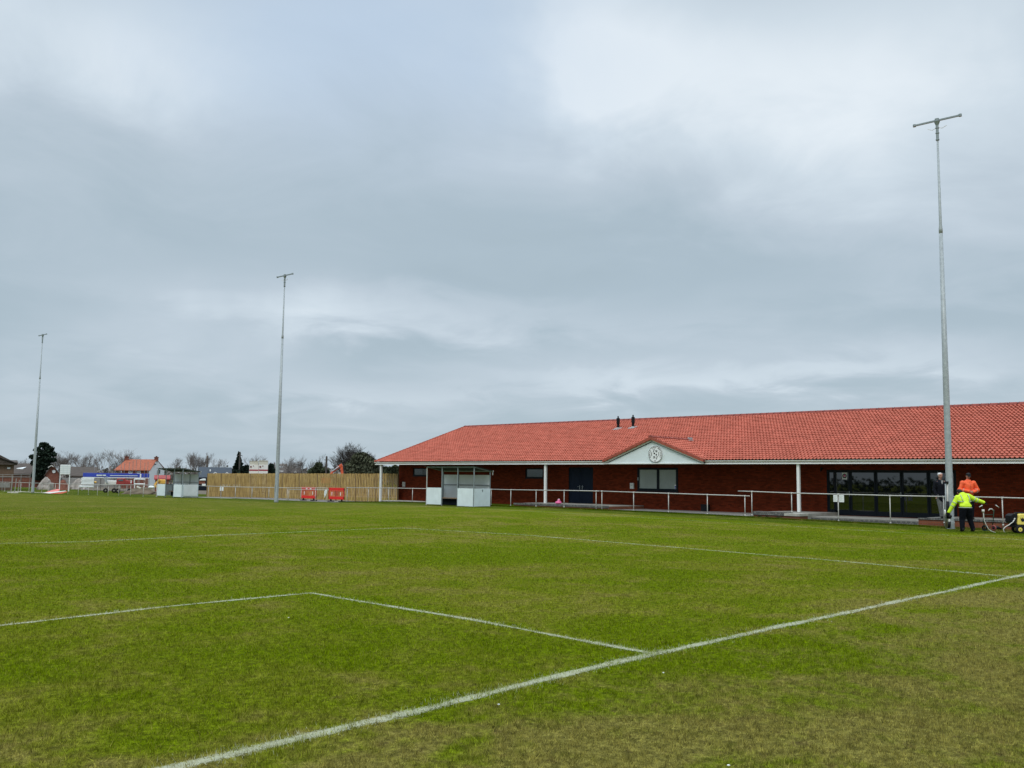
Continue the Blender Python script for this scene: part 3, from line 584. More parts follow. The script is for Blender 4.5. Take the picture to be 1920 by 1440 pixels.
# --- porch gable
YG, HG, ZG = 24.76, 3.26, 3.98
gs = thing_dummy = None
b = MB(); sl = (ZG - ZE) / HG; gl = math.hypot(HG, ZG - ZE)
for s_ in (-1, 1):
    vd = Vector((0, -s_ * HG / gl, (ZG - ZE) / gl)); nd = Vector((0, s_ * (ZG - ZE) / gl, HG / gl))
    if s_ == 1: tiles(b, (39.6, YG + HG, ZE), (-1, 0, 0), vd, nd, 39.6 - 35.62, gl)
    else: tiles(b, (35.62, YG - HG, ZE), (1, 0, 0), vd, nd, 39.6 - 35.62, gl)
pr_ = b.build('porch_roof', MT['tile'], club)
b = MB(); x = 35.58
while x < 39.3: b.tube([(x + .01, YG, ZG + .03), (min(x + .42, 39.5), YG, ZG + .03), (min(x + .45, 39.53), YG, ZG + .05)], [.11, .11, .125], 8); x += .45
b.tube([(35.52, YG, ZG + .03), (35.60, YG, ZG + .03)], [.15, .15], 12); sub(b, 'ridge_tiles', MT['ridge'], pr_)
b = MB()
for s_ in (-1, 1):
    n = 10
    for i in range(n):
        a = Vector((35.60, YG + s_ * HG * (1 + .03) * (1 - i / n), ZE - .03 + (ZG - ZE + .03) * i / n)); c = Vector((35.60, YG + s_ * HG * (1 + .03) * (1 - (i + 1) / n), ZE - .03 + (ZG - ZE + .03) * (i + 1) / n))
        b.beam(a + Vector((0, 0, .015)), c + Vector((0, 0, -.005)), .14, .17, up=(1, 0, 0))
sub(b, 'verge', MT['verge'], pr_)
b = MB(); b.prism([(-HG + .15, 0), (HG - .15, 0), (0, sl * (HG - .15))], (35.70, YG, 2.61), (0, 1, 0), (0, 0, 1), (1, 0, 0), .06)
gp = b.build('gable_panel', MT['panel'], club)
b = MB()
for s_ in (-1, 1): b.beam((35.665, YG + s_ * (HG - .02), 2.66), (35.665, YG, 2.66 + sl * (HG - .02)), .10, .06, up=(1, 0, 0))
b.box(35.64, 35.75, YG - HG, YG + HG, 2.565, 2.607); sub(b, 'barge_trim', MT['upvc'], gp)
b = MB(); b.prism([(0, 0), (.34, .05), (.30, .22), (.05, .25)], (39.25, YG - .05, 3.93), (.9, -.4, .1), (0, 0, 1), (0, 1, 0), .08); b.box(39.1, 39.7, YG - .3, YG + .12, 3.98, 4.03)
sub(b, 'lead_saddle', MT['lead'], pr_)
b = MB(); b.beam((39.5, YG, ZG - .03), (36.0, YG - HG, 2.83), .05, .05); b.beam((39.5, YG, ZG - .03), (36.0, YG + HG, 2.83), .05, .05); sub(b, 'valley', MT['ridge'], pr_)
# --- emblem
ec = PX(1228.8, 851.5, 35.64); ER = .455
def to_wall(vs, cy, cz, rot=0, X=35.622, sc_=1.0):     # text plane -> wall facing -x (text x runs towards -y)
    c_, s_ = math.cos(rot), math.sin(rot)
    return [(X - z, cy - (x * c_ - y * s_) * sc_, cz + (x * s_ + y * c_) * sc_) for x, y, z in vs]
b = MB(); n = 40; b.prism([(ER * math.cos(2 * PI * k / n), ER * math.sin(2 * PI * k / n)) for k in range(n)], (35.63, ec.y, ec.z), (0, -1, 0), (0, 0, 1), (1, 0, 0), .05)
em = b.build('emblem', MT['white'], club)
b = MB(); b.torus((35.628, ec.y, ec.z), ER - .012, .010, (1, 0, 0), 48, 6)
txt = 'NORTH STOP  MATTERS'
txt = 'MORLE STOP MATTERS'
for i, ch in enumerate(txt):
    if ch == ' ': continue
    a = math.radians(205 - 230 * i / (len(txt) - 1)); vs, fs = text_mesh(ch, .105)
    b.add(to_wall(vs, ec.y - .365 * math.cos(a), ec.z + .365 * math.sin(a), a - PI / 2), fs)
vs, fs = text_mesh('F.C.', .085); b.add(to_wall(vs, ec.y, ec.z - .37), fs)
for ch, yx, zx, rt in (('I', -.10, .19, -.3), ('u', .07, .19, 0), ('u', -.07, -.19, PI), ('I', .10, -.19, PI - .3)):
    vs, fs = text_mesh(ch, .26, .005); b.add(to_wall(vs, ec.y - yx, ec.z + zx, rt, sc_=1.0), fs)
    vs, fs = text_mesh(ch, .27, .004); b.add(to_wall(vs, ec.y - yx - .012, ec.z + zx, rt, X=35.6225), fs)
for yx, zx in ((-.06, .04), (.07, -.03)): b.prism([(.045, 0), (.02, .05), (-.03, .045), (-.045, 0), (-.02, -.05), (.03, -.045)], (35.622, ec.y - yx, ec.z + zx), (0, -1, 0), (0, 0, 1), (1, 0, 0), .006)
for s_ in (-1, 1): b.box(35.619, 35.6255, ec.y + s_ * .235 - .014, ec.y + s_ * .235 + .014, ec.z - .10, ec.z + .11)
sub(b, 'emblem_lettering', MT['ink'], em)
# --- roof vent terminals
for px, py in ((1159, 805), (1187, 803)):
    d = ray(px, py); t = (ZE + SL * (CAM[0] - XE) - CAM[2]) / (d[2] - SL * d[0]); p = Vector(CAM + t * d)
    b = MB(); b.tube([p - Vector((0, 0, .2)), p + Vector((0, 0, .35)), p + Vector((0, 0, .36)), p + Vector((0, 0, .74)), p + Vector((0, 0, .75)), p + Vector((0, 0, .88))], [.085, .085, .115, .115, .05, .045], 14)
    for z_ in (.42, .50, .58, .66): b.torus(p + Vector((0, 0, z_)), .115, .012, (0, 0, 1), 16, 6)
    o = b.build('roof_vent', MT['black'], club, smooth=False)
    b = MB(); b.tube([p - Vector((0, 0, .05)), p + Vector((0, 0, .12))], [.20, .10], 14); b.beam(p - vdir * .33 + ndir * .07, p + vdir * .2 + ndir * .07, .5, .02, up=ndir); sub(b, 'flashing', MT['lead'], o)
# ------------------------------------------------------------------ terrace, brick retaining walls
def terr(name, x0, x1, y0, y1, z, m='slab'): b = MB(); b.box(x0, x1, y0, y1, -.9, z); return struct(b.build(name, MT[m]))
terr('veranda_terrace', 34.62, XW - .002, 26.95, 33.9, .20); terr('veranda_terrace', 35.05, XW - .002, 9.95, 15.2, .045); terr('veranda_terrace', 34.42, XW - .002, YS, 9.95, .195)
terr('veranda_terrace', 34.62, XW - .002, 15.2, 17.8, .195); terr('veranda_terrace', 36.2, XW - .002, 33.9, 49.1, -.02, 'conc'); terr('veranda_terrace', 34.2, XW - .002, 17.8, 26.93, .014, 'tarmac')
def lowwall(label, parts, posn, cope=None):
    t = wthing('brick_retaining_wall', label, 'low wall', posn)
    b = MB(); [b.box(*q) for q in parts]; b.build('brickwork', MT['brick_low'], t)
    if cope: b = MB(); [b.box(*q) for q in cope]; b.build('coping', MT['block'] if len(cope) < 3 else MT['conc'], t)
    return t
lowwall('low weathered brick wall with grey coping under the rail by the double doors', [(34.34, 34.60, 26.95, 33.9, -.5, .10)], (34.4, 30, 0), [(34.30, 34.615, 26.93, 33.92, .103, .215)])
lowwall('low brick wall with grey paver top beside the raised handrail', [(34.10, 34.40, 15.95, 17.75, -.5, .06)], (34.2, 16.8, 0), [(34.06, 34.615, 15.95, 17.77, .063, .23)])
t = lowwall('short brick pier with dark coping at the foot of the middle veranda post', [(33.75, 34.60, 15.2, 15.93, -.5, .08)], (34.2, 15.5, 0))
b = MB(); b.box(33.70, 34.61, 15.17, 15.94, .083, .20); b.build('coping', MT['conc'], t)
lowwall('long brick retaining wall behind the tall mast and the yellow machine', [(34.10, 34.40, YS, 9.93, -.6, .13)], (34.2, 5, 0), [(34.07, 34.415, YS, 9.94, .133, .215)])
b = MB(); b.box(34.62, XW - .01, 26.932, 26.948, -.6, .17); struct(b.build('terrace_end_wall', MT['brick_low']))
b = MB(); b.box(35.0, 35.045, 9.96, 15.18, .0, .05); struct(b.build('terrace_edge', MT['slab']))
b = MB(); b.box(34.94, 35.03, 9.96, 15.18, -.6, -.005); struct(b.build('terrace_riser', MT['block']))

# ------------------------------------------------------------------ rails
def rail_run(name, label, posts, tops, X=34.0, r=.024, mat_='rail', extra=None, collar=True, cat='railing'):
    """posts: list of (px, base py); tops: polyline of (px, py) of the top rail"""
    base = PX(posts[0][0], posts[0][1], X)
    r *= .9; t = wthing(name, label, cat, (X, base.y, 0))
    tp = [PX(a, c, X) for a, c in tops]
    b = MB(); b.tube(tp, r, 8)
    b.build('top_rail', MT[mat_], t, smooth=True)
    ys = [p.y for p in tp]; zs = [p.z for p in tp]
    o_ = np.argsort(ys); ys = np.array(ys)[o_]; zs = np.array(zs)[o_]
    for px, py in posts:
        p = PX(px, py, X); zt = float(np.interp(p.y, ys, zs))
        b = MB(); b.tube([(X, p.y, p.z - .25), (X, p.y, zt)], r * .95, 8)
        if collar:
            b.tube([(X, p.y - .06, zt), (X, p.y + .06, zt)], r * 1.3, 8); b.tube([(X, p.y, zt - .07), (X, p.y, zt - .01)], r * 1.35, 8); b.tube([(X, p.y, p.z - .02), (X, p.y, p.z + .06)], r * 1.5, 8)
        b.build('post', MT[mat_], t, smooth=True)
    if extra: extra(t)
    return t
rail_run('perimeter_rail', 'long galvanised spectator rail along the far touchline left of the distant dugout',
         [(-20, 919.5), (8.7, 921), (38.6, 921), (54, 921.8), (78, 923.5), (103, 925.2), (126.9, 927), (146.3, 927.6), (165.5, 928.3), (182.3, 929), (202.3, 929.8), (222.4, 930.5), (244.3, 931), (268.3, 931.3), (293, 931.5)],
         [(-30, 903), (0, 903.7), (44, 905), (130, 907.6), (200, 908.6), (268, 909.4), (294, 910)], r=.028)
rail_run('perimeter_rail', 'galvanised spectator rail between the distant dugout and the gate by the red barriers',
         [(390, 932), (414, 932.6), (441, 933.4), (472, 935), (503.7, 936), (538, 940)], [(372, 910.8), (416, 912.3), (440, 913), (538, 914.6)], r=.027)
def gate_x(t):
    b = MB(); b.tube([PX(541, 917.8, 34), PX(616, 918.6, 34)], .026, 8); b.build('lower_rail', MT['rail'], t, smooth=True)
rail_run('double_rail_gate', 'double barred steel gate in front of the red plastic barriers', [(541, 940), (564, 941.7), (590.8, 942.5), (612.5, 943)], [(539, 914.6), (613, 915.2)], r=.026, extra=gate_x, cat='gate')
rail_run('perimeter_rail', 'galvanised rail between the second red barrier and the near dugout',
         [(650.3, 944), (690, 941.5), (728.3, 940.8), (773, 942.5)], [(650, 914.2), (728, 915), (799, 916.2)], r=.024)
rail_run('perimeter_rail', 'galvanised rail in front of the low brick wall and double doors',
         [(920.8, 947.5), (957.5, 949), (1005, 950), (1057.6, 951), (1117.6, 956)], [(920.5, 917.5), (957.5, 918.3), (1005, 919), (1057.6, 919.6), (1124, 920.8)], r=.026)
rail_run('perimeter_rail', 'galvanised rail under the kiosk window', [(1128.5, 957), (1188, 958.6), (1253.6, 961), (1326.5, 964.5), (1397, 967)],
         [(1125.5, 920.8), (1188, 923), (1253.6, 925), (1326.5, 927.5), (1405.8, 930)], r=.027)
def hx(t):
    b = MB(); b.tube([PX(1498, 975.4, 34), PX(1572.5, 979.2, 34), PX(1669.8, 984, 34), PX(1734, 987.4, 34)], .028, 8); b.build('bottom_rail', MT['railw'], t, smooth=True)
rail_run('handrail', 'raised white handrail in front of the glazed doors', [(1410, 966.7), (1484.7, 960), (1572.5, 977.5), (1669.8, 981.9), (1770.6, 981)],
         [(1384, 920.8), (1407.8, 921.5), (1482.5, 924.4), (1572, 926.8), (1640, 928.4), (1668, 929.2), (1767, 931)], r=.026, extra=hx, mat_='rail')
rail_run('handrail', 'white handrail behind the yellow jacketed man and the yellow machine', [(1881, 985.5), (1990, 991)],
         [(1769, 931), (1840, 932.1), (1878, 933), (1920, 934.2), (2010, 937)], r=.026)
# loose white pipe end and pipe at the foot of the handrail
b = MB(); b.tube([PX(1721, 991, 33.7), PX(1732, 992, 33.7)], .03, 8); b.ball(PX(1722, 989.5, 33.7), .05); tag(b.build('pipe_offcut', MT['railw'], smooth=True), 'short white pipe end lying in the grass left of the tall mast', 'pipe')

# ------------------------------------------------------------------ paper signs
def sheet_sign(px0, py0, px1, py1, X, label, name='notice', rows=6, m='white'):
    a = PX(px0, py0, X); c = PX(px1, py1, X); b = MB(); b.box(X - .012, X - .006, c.y, a.y, c.z, a.z); b.m = 1; h = a.z - c.z; wd = a.y - c.y
    for i in range(rows):
        zz = a.z - h * (.14 + .75 * i / rows); l = wd * (.62 + .18 * math.sin(i * 2.3)); b.box(X - .0135, X - .0125, a.y - wd * .12 - l, a.y - wd * .12, zz - h * .03, zz)
    return tag(b.build(name, [MT[m], MT['tape']]), label, 'notice')
sheet_sign(1562.6, 928, 1570.4, 941, 33.96, 'left white paper notice fixed to the handrail post before the glazed doors', rows=7)
sheet_sign(1573.4, 928, 1582.8, 941.6, 33.96, 'right white paper notice fixed to the handrail post before the glazed doors', rows=7)
a = PX(1579, 885.5, XW + .07); c = PX(1588.6, 899, XW + .07); b = MB(); X = XW + .05; b.box(X, X + .004, c.y, a.y, c.z, a.z); b.m = 1
cy, cz = (a.y + c.y) / 2, (a.z + c.z) / 2; b.torus((X - .002, cy, cz), .085, .022, (1, 0, 0), 20, 6); b.m = 2; b.ball((X, cy, cz + .01), .004, .05, .055); b.m = 1; b.box(X - .003, X - .001, cy - .09, cy + .09, cz - .115, cz - .09)
tag(b.build('poster', [MT['white'], MT['black'], MT['pink']]), 'white poster with a dark round badge on the glazed door', 'poster')
a = PX(1570.8, 917, 33.8)
# ------------------------------------------------------------------ floodlight masts
def mast(label, base, htop, armpx, D, ref):
    h = htop
    t = thing('floodlight_mast', label, 'mast', base, 0, 'floodlight masts')
    b = MB(); b.tube([(0, 0, -.2), (0, 0, 0), (0, 0, .9), (0, 0, h * .36), (0, 0, h * .72)], [.145, .145, .14, .118, .074], 14); b.build('pole', MT['steel'], t, smooth=True)
    b = MB(); b.tube([(0, 0, h * .715), (0, 0, h * .725), (0, 0, h * .735), (0, 0, h * .95)], [.078, .078, .058, .042], 12); b.build('upper_pole', MT['steel'], t, smooth=True)
    b = MB(); b.tube([(0, 0, h * .95 - .02), (0, 0, h - .08)], .058, 12); 
    for z_ in (h * .95, h * .967, h * .98): b.tube([(0, 0, z_), (0, 0, z_ + .03)], .078, 12)
    b.tube([(0, 0, h - .22), (0, 0, h - .05)], [.055, .12], 10); b.build('head_bracket', MT['dframe'], t, smooth=False)
    # cross arm: its two ends from the survey of the near mast
    u = Vector(ref); b = MB(); b.beam(-u * .95 + Vector((0, 0, h)), u * .95 + Vector((0, 0, h)), .07, .065)
    for s_ in (-1, 1): b.tube([u * (s_ * .93) + Vector((0, 0, h - .05)), u * (s_ * .93) + Vector((0, 0, h + .05))], .065, 12)
    b.tube([(0, 0, h - .05), (0, 0, h + .08)], .09, 12)
    b.build('cross_arm', MT['dframe'], t)
    b = MB()
    for s_ in (-1, 1): b.tube([(0, 0, h - .3), u * (s_ * .2) + Vector((0, 0, h - .38)), u * (s_ * .38) + Vector((0, 0, h - .30))], .010, 6)
    b.build('loose_cable', MT['hose'], t)
    b = MB(); b.box(-.02, .02, -.02, .02, 0, .01)
    b = MB(); b.tube([(0, 0, -.1), (0, 0, .012)], .155, 16); b.build('base_plate', MT['steel'], t)
    b = MB(); b.box(-.152, -.12, -.05, .05, .6, 1.1); b.build('access_hatch', MT['dframe'], t)
    return t
arm = (Vector((RC[0][0], RC[0][1], 0)).normalized() * 1.42 + Vector((RC[2][0], RC[2][1], 0)).normalized() * -1.25).normalized()
def mast_h(p, px, py):
    d = ray(px, py); return float(CAM[2] + math.hypot(p.x - CAM[0], p.y - CAM[1]) / math.hypot(d[0], d[1]) * d[2] - p.z)
pR = PX(1783, 991, 33.0); pM = PX(518, 938, 30.0); pL = PX(61.2, 921, 29.4)
def depth(p): return float(RC[2] @ (np.array(p) - CAM))
m1 = mast('tall grey mast in front of the glazed doors beside the men, tallest in view', pR, mast_h(pR, 1757.5, 226), None, 0, arm)
m2 = mast('grey mast standing before the timber fence', pM, mast_h(pM, 533, 516.5), None, 0, arm)
m3 = mast('farthest grey mast at the left by the dark pine', pL, mast_h(pL, 81.5, 628), None, 0, arm)

# ------------------------------------------------------------------ dugouts
def dugout(label, f0, f1, back, zt):
    """f0,f1: front left / front right base points, back: rear right base point"""
    f0, f1, back = Vector(f0), Vector(f1), Vector(back); t = wthing('team_dugout', label, 'dugout', f1, 'team dugouts')
    z0 = min(f0.z, f1.z) ; F = (f1 - f0); F.z = 0; L_ = F.length; u = F.normalized(); B = back - f1; B.z = 0; dp = B.length; v = B.normalized(); up = Vector((0, 0, 1))
    o = Vector((f0.x, f0.y, z0)); P = lambda a, c, z: o + u * a + v * c + up * z; zf, zb = zt, zt - .22
    th = .05
    for i in range(4):
        b = MB(); b.beam(P(L_ * i / 3, 0, -.02), P(L_ * i / 3, 0, zf), th, th, up=v); b.build('front_post', MT['dframe'] if i else MT['rail'], t)
    for i in range(4):
        b = MB(); b.beam(P(L_ * i / 3, dp, -.02), P(L_ * i / 3, dp, zb), th, th, up=v); b.build('rear_post', MT['dframe'], t)
    b = MB(); b.beam(P(0, 0, zf - .03), P(L_, 0, zf - .03), .05, .05); b.beam(P(0, dp, zb - .03), P(L_, dp, zb - .03), .05, .05)
    for s_ in (0, L_): b.beam(P(s_, 0, zf - .03), P(s_, dp, zb - .03), .05, .05); b.beam(P(s_, 0, 1.08), P(s_, dp, 1.08), .04, .04)
    for zz in (.12, 1.28): b.beam(P(0, dp - .03, zz), P(L_, dp - .03, zz), .045, .045)
    b.build('frame', MT['dframe'], t)
    def pan(a0, c0, a1, c1, z0_, z1_, nm, m='dpanel', off=0):
        b = MB(); b.beam(P(a0, c0, (z0_ + z1_) / 2), P(a1, c1, (z0_ + z1_) / 2), .012, z1_ - z0_); return b.build(nm, MT[m], t)
    g = .03
    pan(g, -.035, L_ / 3 - g, -.035, .10, 1.10, 'front_panel'); pan(L_ * 2 / 3 + g, -.035, L_ - g, -.035, .06, 1.10, 'front_panel')
    pan(L_ + .035, 0, L_ + .035, dp, .06, 1.10, 'side_panel'); pan(-.035, 0, -.035, dp, .1, 1.10, 'side_panel')
    for i in range(3):
        pan(L_ * i / 3 + g, dp + .03, L_ * (i + 1) / 3 - g, dp + .03, .12, 1.25, 'rear_panel', 'dback'); pan(L_ * i / 3 + g, dp + .03, L_ * (i + 1) / 3 - g, dp + .03, 1.31, zb - .25, 'rear_panel', 'dback')
    b = MB(); b.beam(P(.1, dp - .33, .47), P(L_ - .1, dp - .33, .47), .36, .05); b.build('bench_seat', MT['wood'], t)
    b = MB(); b.beam(P(.1, dp - .28, .24), P(L_ - .1, dp - .28, .24), .03, .38); b.build('bench_support', MT['anth'], t)
    b = MB(); n = 46; oa = -.12; ov = .16
    for i in range(n):
        a0 = oa + (L_ + .24) * i / n; a1 = oa + (L_ + .24) * (i + 1) / n; h0, h1 = .014 * math.sin(i * 1.25), .014 * math.sin((i + 1) * 1.25)
        q = [P(a0, -ov, zf + .03 + h0), P(a1, -ov, zf + .03 + h1), P(a1, dp + ov, zb + .0 + h1), P(a0, dp + ov, zb + .0 + h0)]
        b.add(q + [p - up * .012 for p in q], [(0, 1, 2, 3), (7, 6, 5, 4), (0, 4, 5, 1), (2, 6, 7, 3), (1, 5, 6, 2), (3, 7, 4, 0)])
    b.build('roof', MT['sheet'], t)
    b = MB(); b.tube([P(-.1, dp + .2, zb - .02), P(L_ + .1, dp + .2, zb - .02)], .04, 8); b.tube([P(L_ + .05, dp + .2, zb - .02), P(L_ + .05, dp + .2, zb - .25)], .03, 8); b.build('gutter', MT['rail'], t)
    return t, P, L_, dp
X1 = 31.0
t1, P1, L1, d1 = dugout('white panelled team dugout with sloping roof in front of the clubhouse wall', PX(799.5, 948, X1), PX(888, 951.3, X1), PX(918, 947.5, X1 + 1.55), 2.37)
b = MB(); p = P1(L1 + .045, d1 * .55, 1.0); b.box(p.x - .002, p.x + .002, p.y - .05, p.y + .05, p.z - .03, p.z + .06); 
p = PX(903.5, 914.8, 31.7); b = MB(); b.prism([(-.04, .05), (.04, .05), (.04, -.01), (0, -.06), (-.04, -.01)], P1(L1 + .044, d1 * .5, .98), (0.0, 0, 0), (0, 0, 1), (0, 0, 0), .01)
b = MB(); q = P1(L1 + .052, d1 * .5, .97); vv = (P1(0, 1, 0) - P1(0, 0, 0)); uu = (P1(1, 0, 0) - P1(0, 0, 0))
b.prism([(-.05, .07), (.05, .07), (.05, -.01), (0, -.08), (-.05, -.01)], q, vv, (0, 0, 1), uu, .004); tag(b.build('shield_sticker', MT['dframe']), 'small grey shield sticker on the side panel of the near dugout', 'sticker')
t2, P2, L2, d2 = dugout('distant white panelled team dugout in front of the building yard', PX(294.5, 931, 31.5), PX(341, 932.8, 31.5), PX(370.5, 932.3, 33.2), 2.45)
b = MB(); b.prism([(0, 0), (1.55, 0), (1.55, .95), (0, .95)], P2(L2 + .08, .1, .15), (P2(0, 1, 0) - P2(0, 0, 0)), (0, 0, 1), (P2(1, 0, 0) - P2(0, 0, 0)), .02); tag(b.build('advert_board', MT['white']), 'plain white board leaning on the side of the distant dugout', 'board')

# ------------------------------------------------------------------ timber fence
def timber_fence():
    X = 37.4; a = PX(388, 930, X); e = Vector((X, 44.5, -.1)); y1, y0 = a.y, PX(745.5, 930, X).y
    t = wthing('timber_fence', 'tall close boarded timber fence behind the red barriers', 'fence', (X, y0, 0)); ztop = lambda y: float(np.interp(y, [45, PX(745, 888, X).y, PX(388, 887.5, X).y], [PX(745, 888, X).z] * 2 + [PX(388, 887.5, X).z]))
    rr = random.Random(4); n = 11; w_ = (y1 - y0) / n
    for i in range(n):
        b = MB(); ya, yb = y0 + i * w_, y0 + (i + 1) * w_; k = 13; s_ = (yb - ya) / k
        for j in range(k):
            yc = ya + (j + .5) * s_; zt_ = ztop(yc) + rr.uniform(-.012, .012); zb_ = float(H(X, yc)) + .03; wd = s_ * rr.uniform(.56, .66)
            b.box(X - .034 + rr.uniform(-.003, .003), X - .016, yc - wd / 2, yc + wd / 2, zb_, zt_)
            yc += s_ / 2; b.box(X + .052, X + .07, yc - wd / 2, yc + wd / 2, zb_, zt_ - .01)
        p = b.build('fence_panel', MT['timber'], t)
        b = MB(); b.box(X - .012, X + .05, ya, yb, ztop(ya) - .35, ztop(ya) - .27); b.box(X - .012, X + .05, ya, yb, ztop(ya) - 1.05, ztop(ya) - .97); b.box(X - .012, X + .05, ya, yb, ztop(ya) - 1.7, ztop(ya) - 1.62)
        sub(b, 'fence_rail', MT['timber_d'], p)
        p.parent = t
    for i in range(n + 1):
        y = y0 + i * w_; b = MB(); b.box(X - .05, X + .05, y - .045, y + .045, float(H(X, y)) - .3, ztop(y) - .03); b.build('fence_post', MT['timber_d'], t)
    return X, ztop
XF, ZT = timber_fence()
# faint pale letters painted across the boards
a = PX(413, 908, XF); c = PX(452, 907, XF); b = MB(); vs, fs = text_mesh('A W A Y   O U T', .36, .003)
wd = max(v[0] for v in vs) - min(v[0] for v in vs); k = (a.y - c.y) / wd
b.add([(XF - .042 - z, (a.y + c.y) / 2 - x * k, a.z - .12 + y * .9) for x, y, z in vs], fs); tag(b.build('painted_letters', mat('chalk_letters', (.55, .48, .34), .9, .2, 20)), 'faint pale lettering painted on the timber fence', 'lettering')
for px, wdp in ((413.2, 1.6), (417.3, 2.8)):
    a = PX(px - wdp / 2, 913, 33.9); c = PX(px + wdp / 2, 920.3, 33.9); b = MB(); b.box(33.9, 33.91, c.y, a.y, c.z, a.z); b.box(33.895, 33.899, c.y + .02, a.y - .02, a.z - .05, a.z - .03)
    tag(b.build('paper_notice', MT['white']), 'narrow white notice on the rail post, left one of the pair by the fence' if px < 415 else 'wider white notice on the rail post, right one of the pair by the fence', 'notice')
a = PX(610.5, 925.5, 33.9); b = MB(); b.prism([(-.16, -.06), (-.13, .20), (.04, .30), (.20, .22), (.16, .05), (-.08, -.31)], (33.88, a.y, a.z), (0, -1, 0), (0, 0, 1), (1, 0, 0), .006)
b.m = 1; b.prism([(-.05, -.06), (-.04, .12), (.08, .2), (.08, .05)], (33.876, a.y, a.z), (0, -1, 0), (0, 0, 1), (1, 0, 0), .003); tag(b.build('hanging_sign', [MT['white'], MT['panel']]), 'tilted white sign hanging from the gate between the two red barriers', 'sign')
# ------------------------------------------------------------------ red plastic barriers
def barrier(label, px0, px1, X, white, pyb, tilt=0):
    a = PX(px0, pyb, X); c = PX(px1, pyb + .6, X); zb = float(H(X, a.y)) + .01; L_ = a.y - c.y
    t = thing('plastic_barrier', label, 'barrier', (X, c.y, zb), 0, 'red barriers by the fence')
    b = MB(); b.box(-.02, .02, 0, L_, .17, .38); b.box(-.02, .02, 0, L_, .84, 1.04); b.box(-.02, .02, 0, .06, .2, 1.0); b.box(-.02, .02, L_ - .06, L_, .2, 1.0); b.box(-.02, .02, 0, L_, .78, .82)
    n = 12
    for i in range(1, n): b.box(-.012, .012, L_ * i / n - .022, L_ * i / n + .022, .38, .78)
    b.build('barrier_body', MT['redp'], t, bevel=.006)
    for q in (.22, .78): b = MB(); b.box(-.024, -.0205, L_ * q - .035, L_ * q + .035, .46, .72); b.build('reflector', MT['whitep'], t)
    if white:
        for q in (.36, .63): b = MB(); b.box(-.024, -.0205, L_ * q - .10, L_ * q + .10, .89, 1.0); b.build('white_band', MT['whitep'], t)
    for q in (.15, .85): b = MB(); b.box(-.28, .28, L_ * q - .05, L_ * q + .05, 0, .06); b.box(-.05, .05, L_ * q - .04, L_ * q + .04, .06, .2); b.build('foot', MT['rubber'], t)
    return t
barrier('red plastic barrier with white bands on its top rail before the timber fence', 564.5, 592.5, 35.2, True, 938)
barrier('plain red plastic barrier nearer the clubhouse before the timber fence', 616, 645, 35.2, False, 939)
b = MB(); b.box(35.6, 35.66, 60.1, 60.16, -.25, 0)

# ------------------------------------------------------------------ people
def remesh_obj(mb, name, m, parent, vox=.014, it=4):
    o = mb.build(name, m, parent, smooth=True); r = o.modifiers.new('r', 'REMESH'); r.mode = 'VOXEL'; r.voxel_size = vox; r.use_smooth_shade = True
    s = o.modifiers.new('s', 'SMOOTH'); s.factor = .5; s.iterations = it; return o
def limb(b, pts, rs):
    b.tube(pts, rs, 12)
    for p, r in zip(pts, rs): b.ball(p, r, seg=12, rings=8)
def hand(b, wrist, d, side, curl=.5, s=1.0):
    """palm, four unequal bent fingers and a thumb; d: direction, side: thumb side"""
    w_, d, t = Vector(wrist), Vector(d).normalized(), Vector(side).normalized(); n = d.cross(t).normalized()
    b.beam(w_ - d * .01, w_ + d * .085 * s, .078 * s, .028 * s, up=n)
    for i, L_ in enumerate((.070, .078, .073, .058)):
        o = w_ + d * .083 * s + t * ((1.5 - i) * .019 * s); a = o + d * (L_ * .45 * s); c = a + (d * (1 - curl) + n * curl).normalized() * (L_ * .3 * s); e = c + (d * (1 - 1.6 * curl) + n * curl * 1.4).normalized() * (L_ * .25 * s)
        b.tube([o, a, c, e], [.0095 * s, .009 * s, .0085 * s, .007 * s], 8)
    o = w_ + d * .02 * s + t * .034 * s; a = o + (d * .7 + t * .8).normalized() * .035 * s; c = a + (d + t * .15 + n * .3).normalized() * .03 * s; b.tube([o, a, c], [.0125 * s, .011 * s, .009 * s], 8)
def head(b, c, face, up=(0, 0, 1), s=1.0):
    c, f, up = Vector(c), Vector(face).normalized(), Vector(up).normalized(); r = f.cross(up).normalized(); up = r.cross(f)
    def bl(o, rr, k=1.0): b.ball(c + f * o[0] * s + r * o[1] * s + up * o[2] * s, rr * s, seg=14, rings=10)
    for o, rr in (((-.015, 0, .035), .085), ((.015, 0, .03), .080), ((-.03, 0, .02), .078), ((.03, 0, -.03), .066), ((.035, 0, -.065), .052), ((.05, 0, -.092), .030), ((.0, .03, -.03), .055), ((.0, -.03, -.03), .055),
                  ((.10, 0, -.005), .012), ((.108, 0, -.018), .014), ((.104, 0, -.028), .015), ((.085, .03, .028), .016), ((.085, -.03, .028), .016), ((.090, 0, -.055), .016), ((-.005, .083, 0), .016), ((-.005, -.083, 0), .016), ((-.01, .084, -.018), .011), ((-.01, -.084, -.018), .011)): bl(o, rr)
    return lambda o: c + f * o[0] * s + r * o[1] * s + up * o[2] * s
U_ = Vector((RC[0][0], RC[0][1], 0)).normalized(); YAWP = math.atan2(U_.y, U_.x)   # local x = picture right, local y = away from the camera
def person(label, base): return thing('person', label, 'person', base, YAWP)

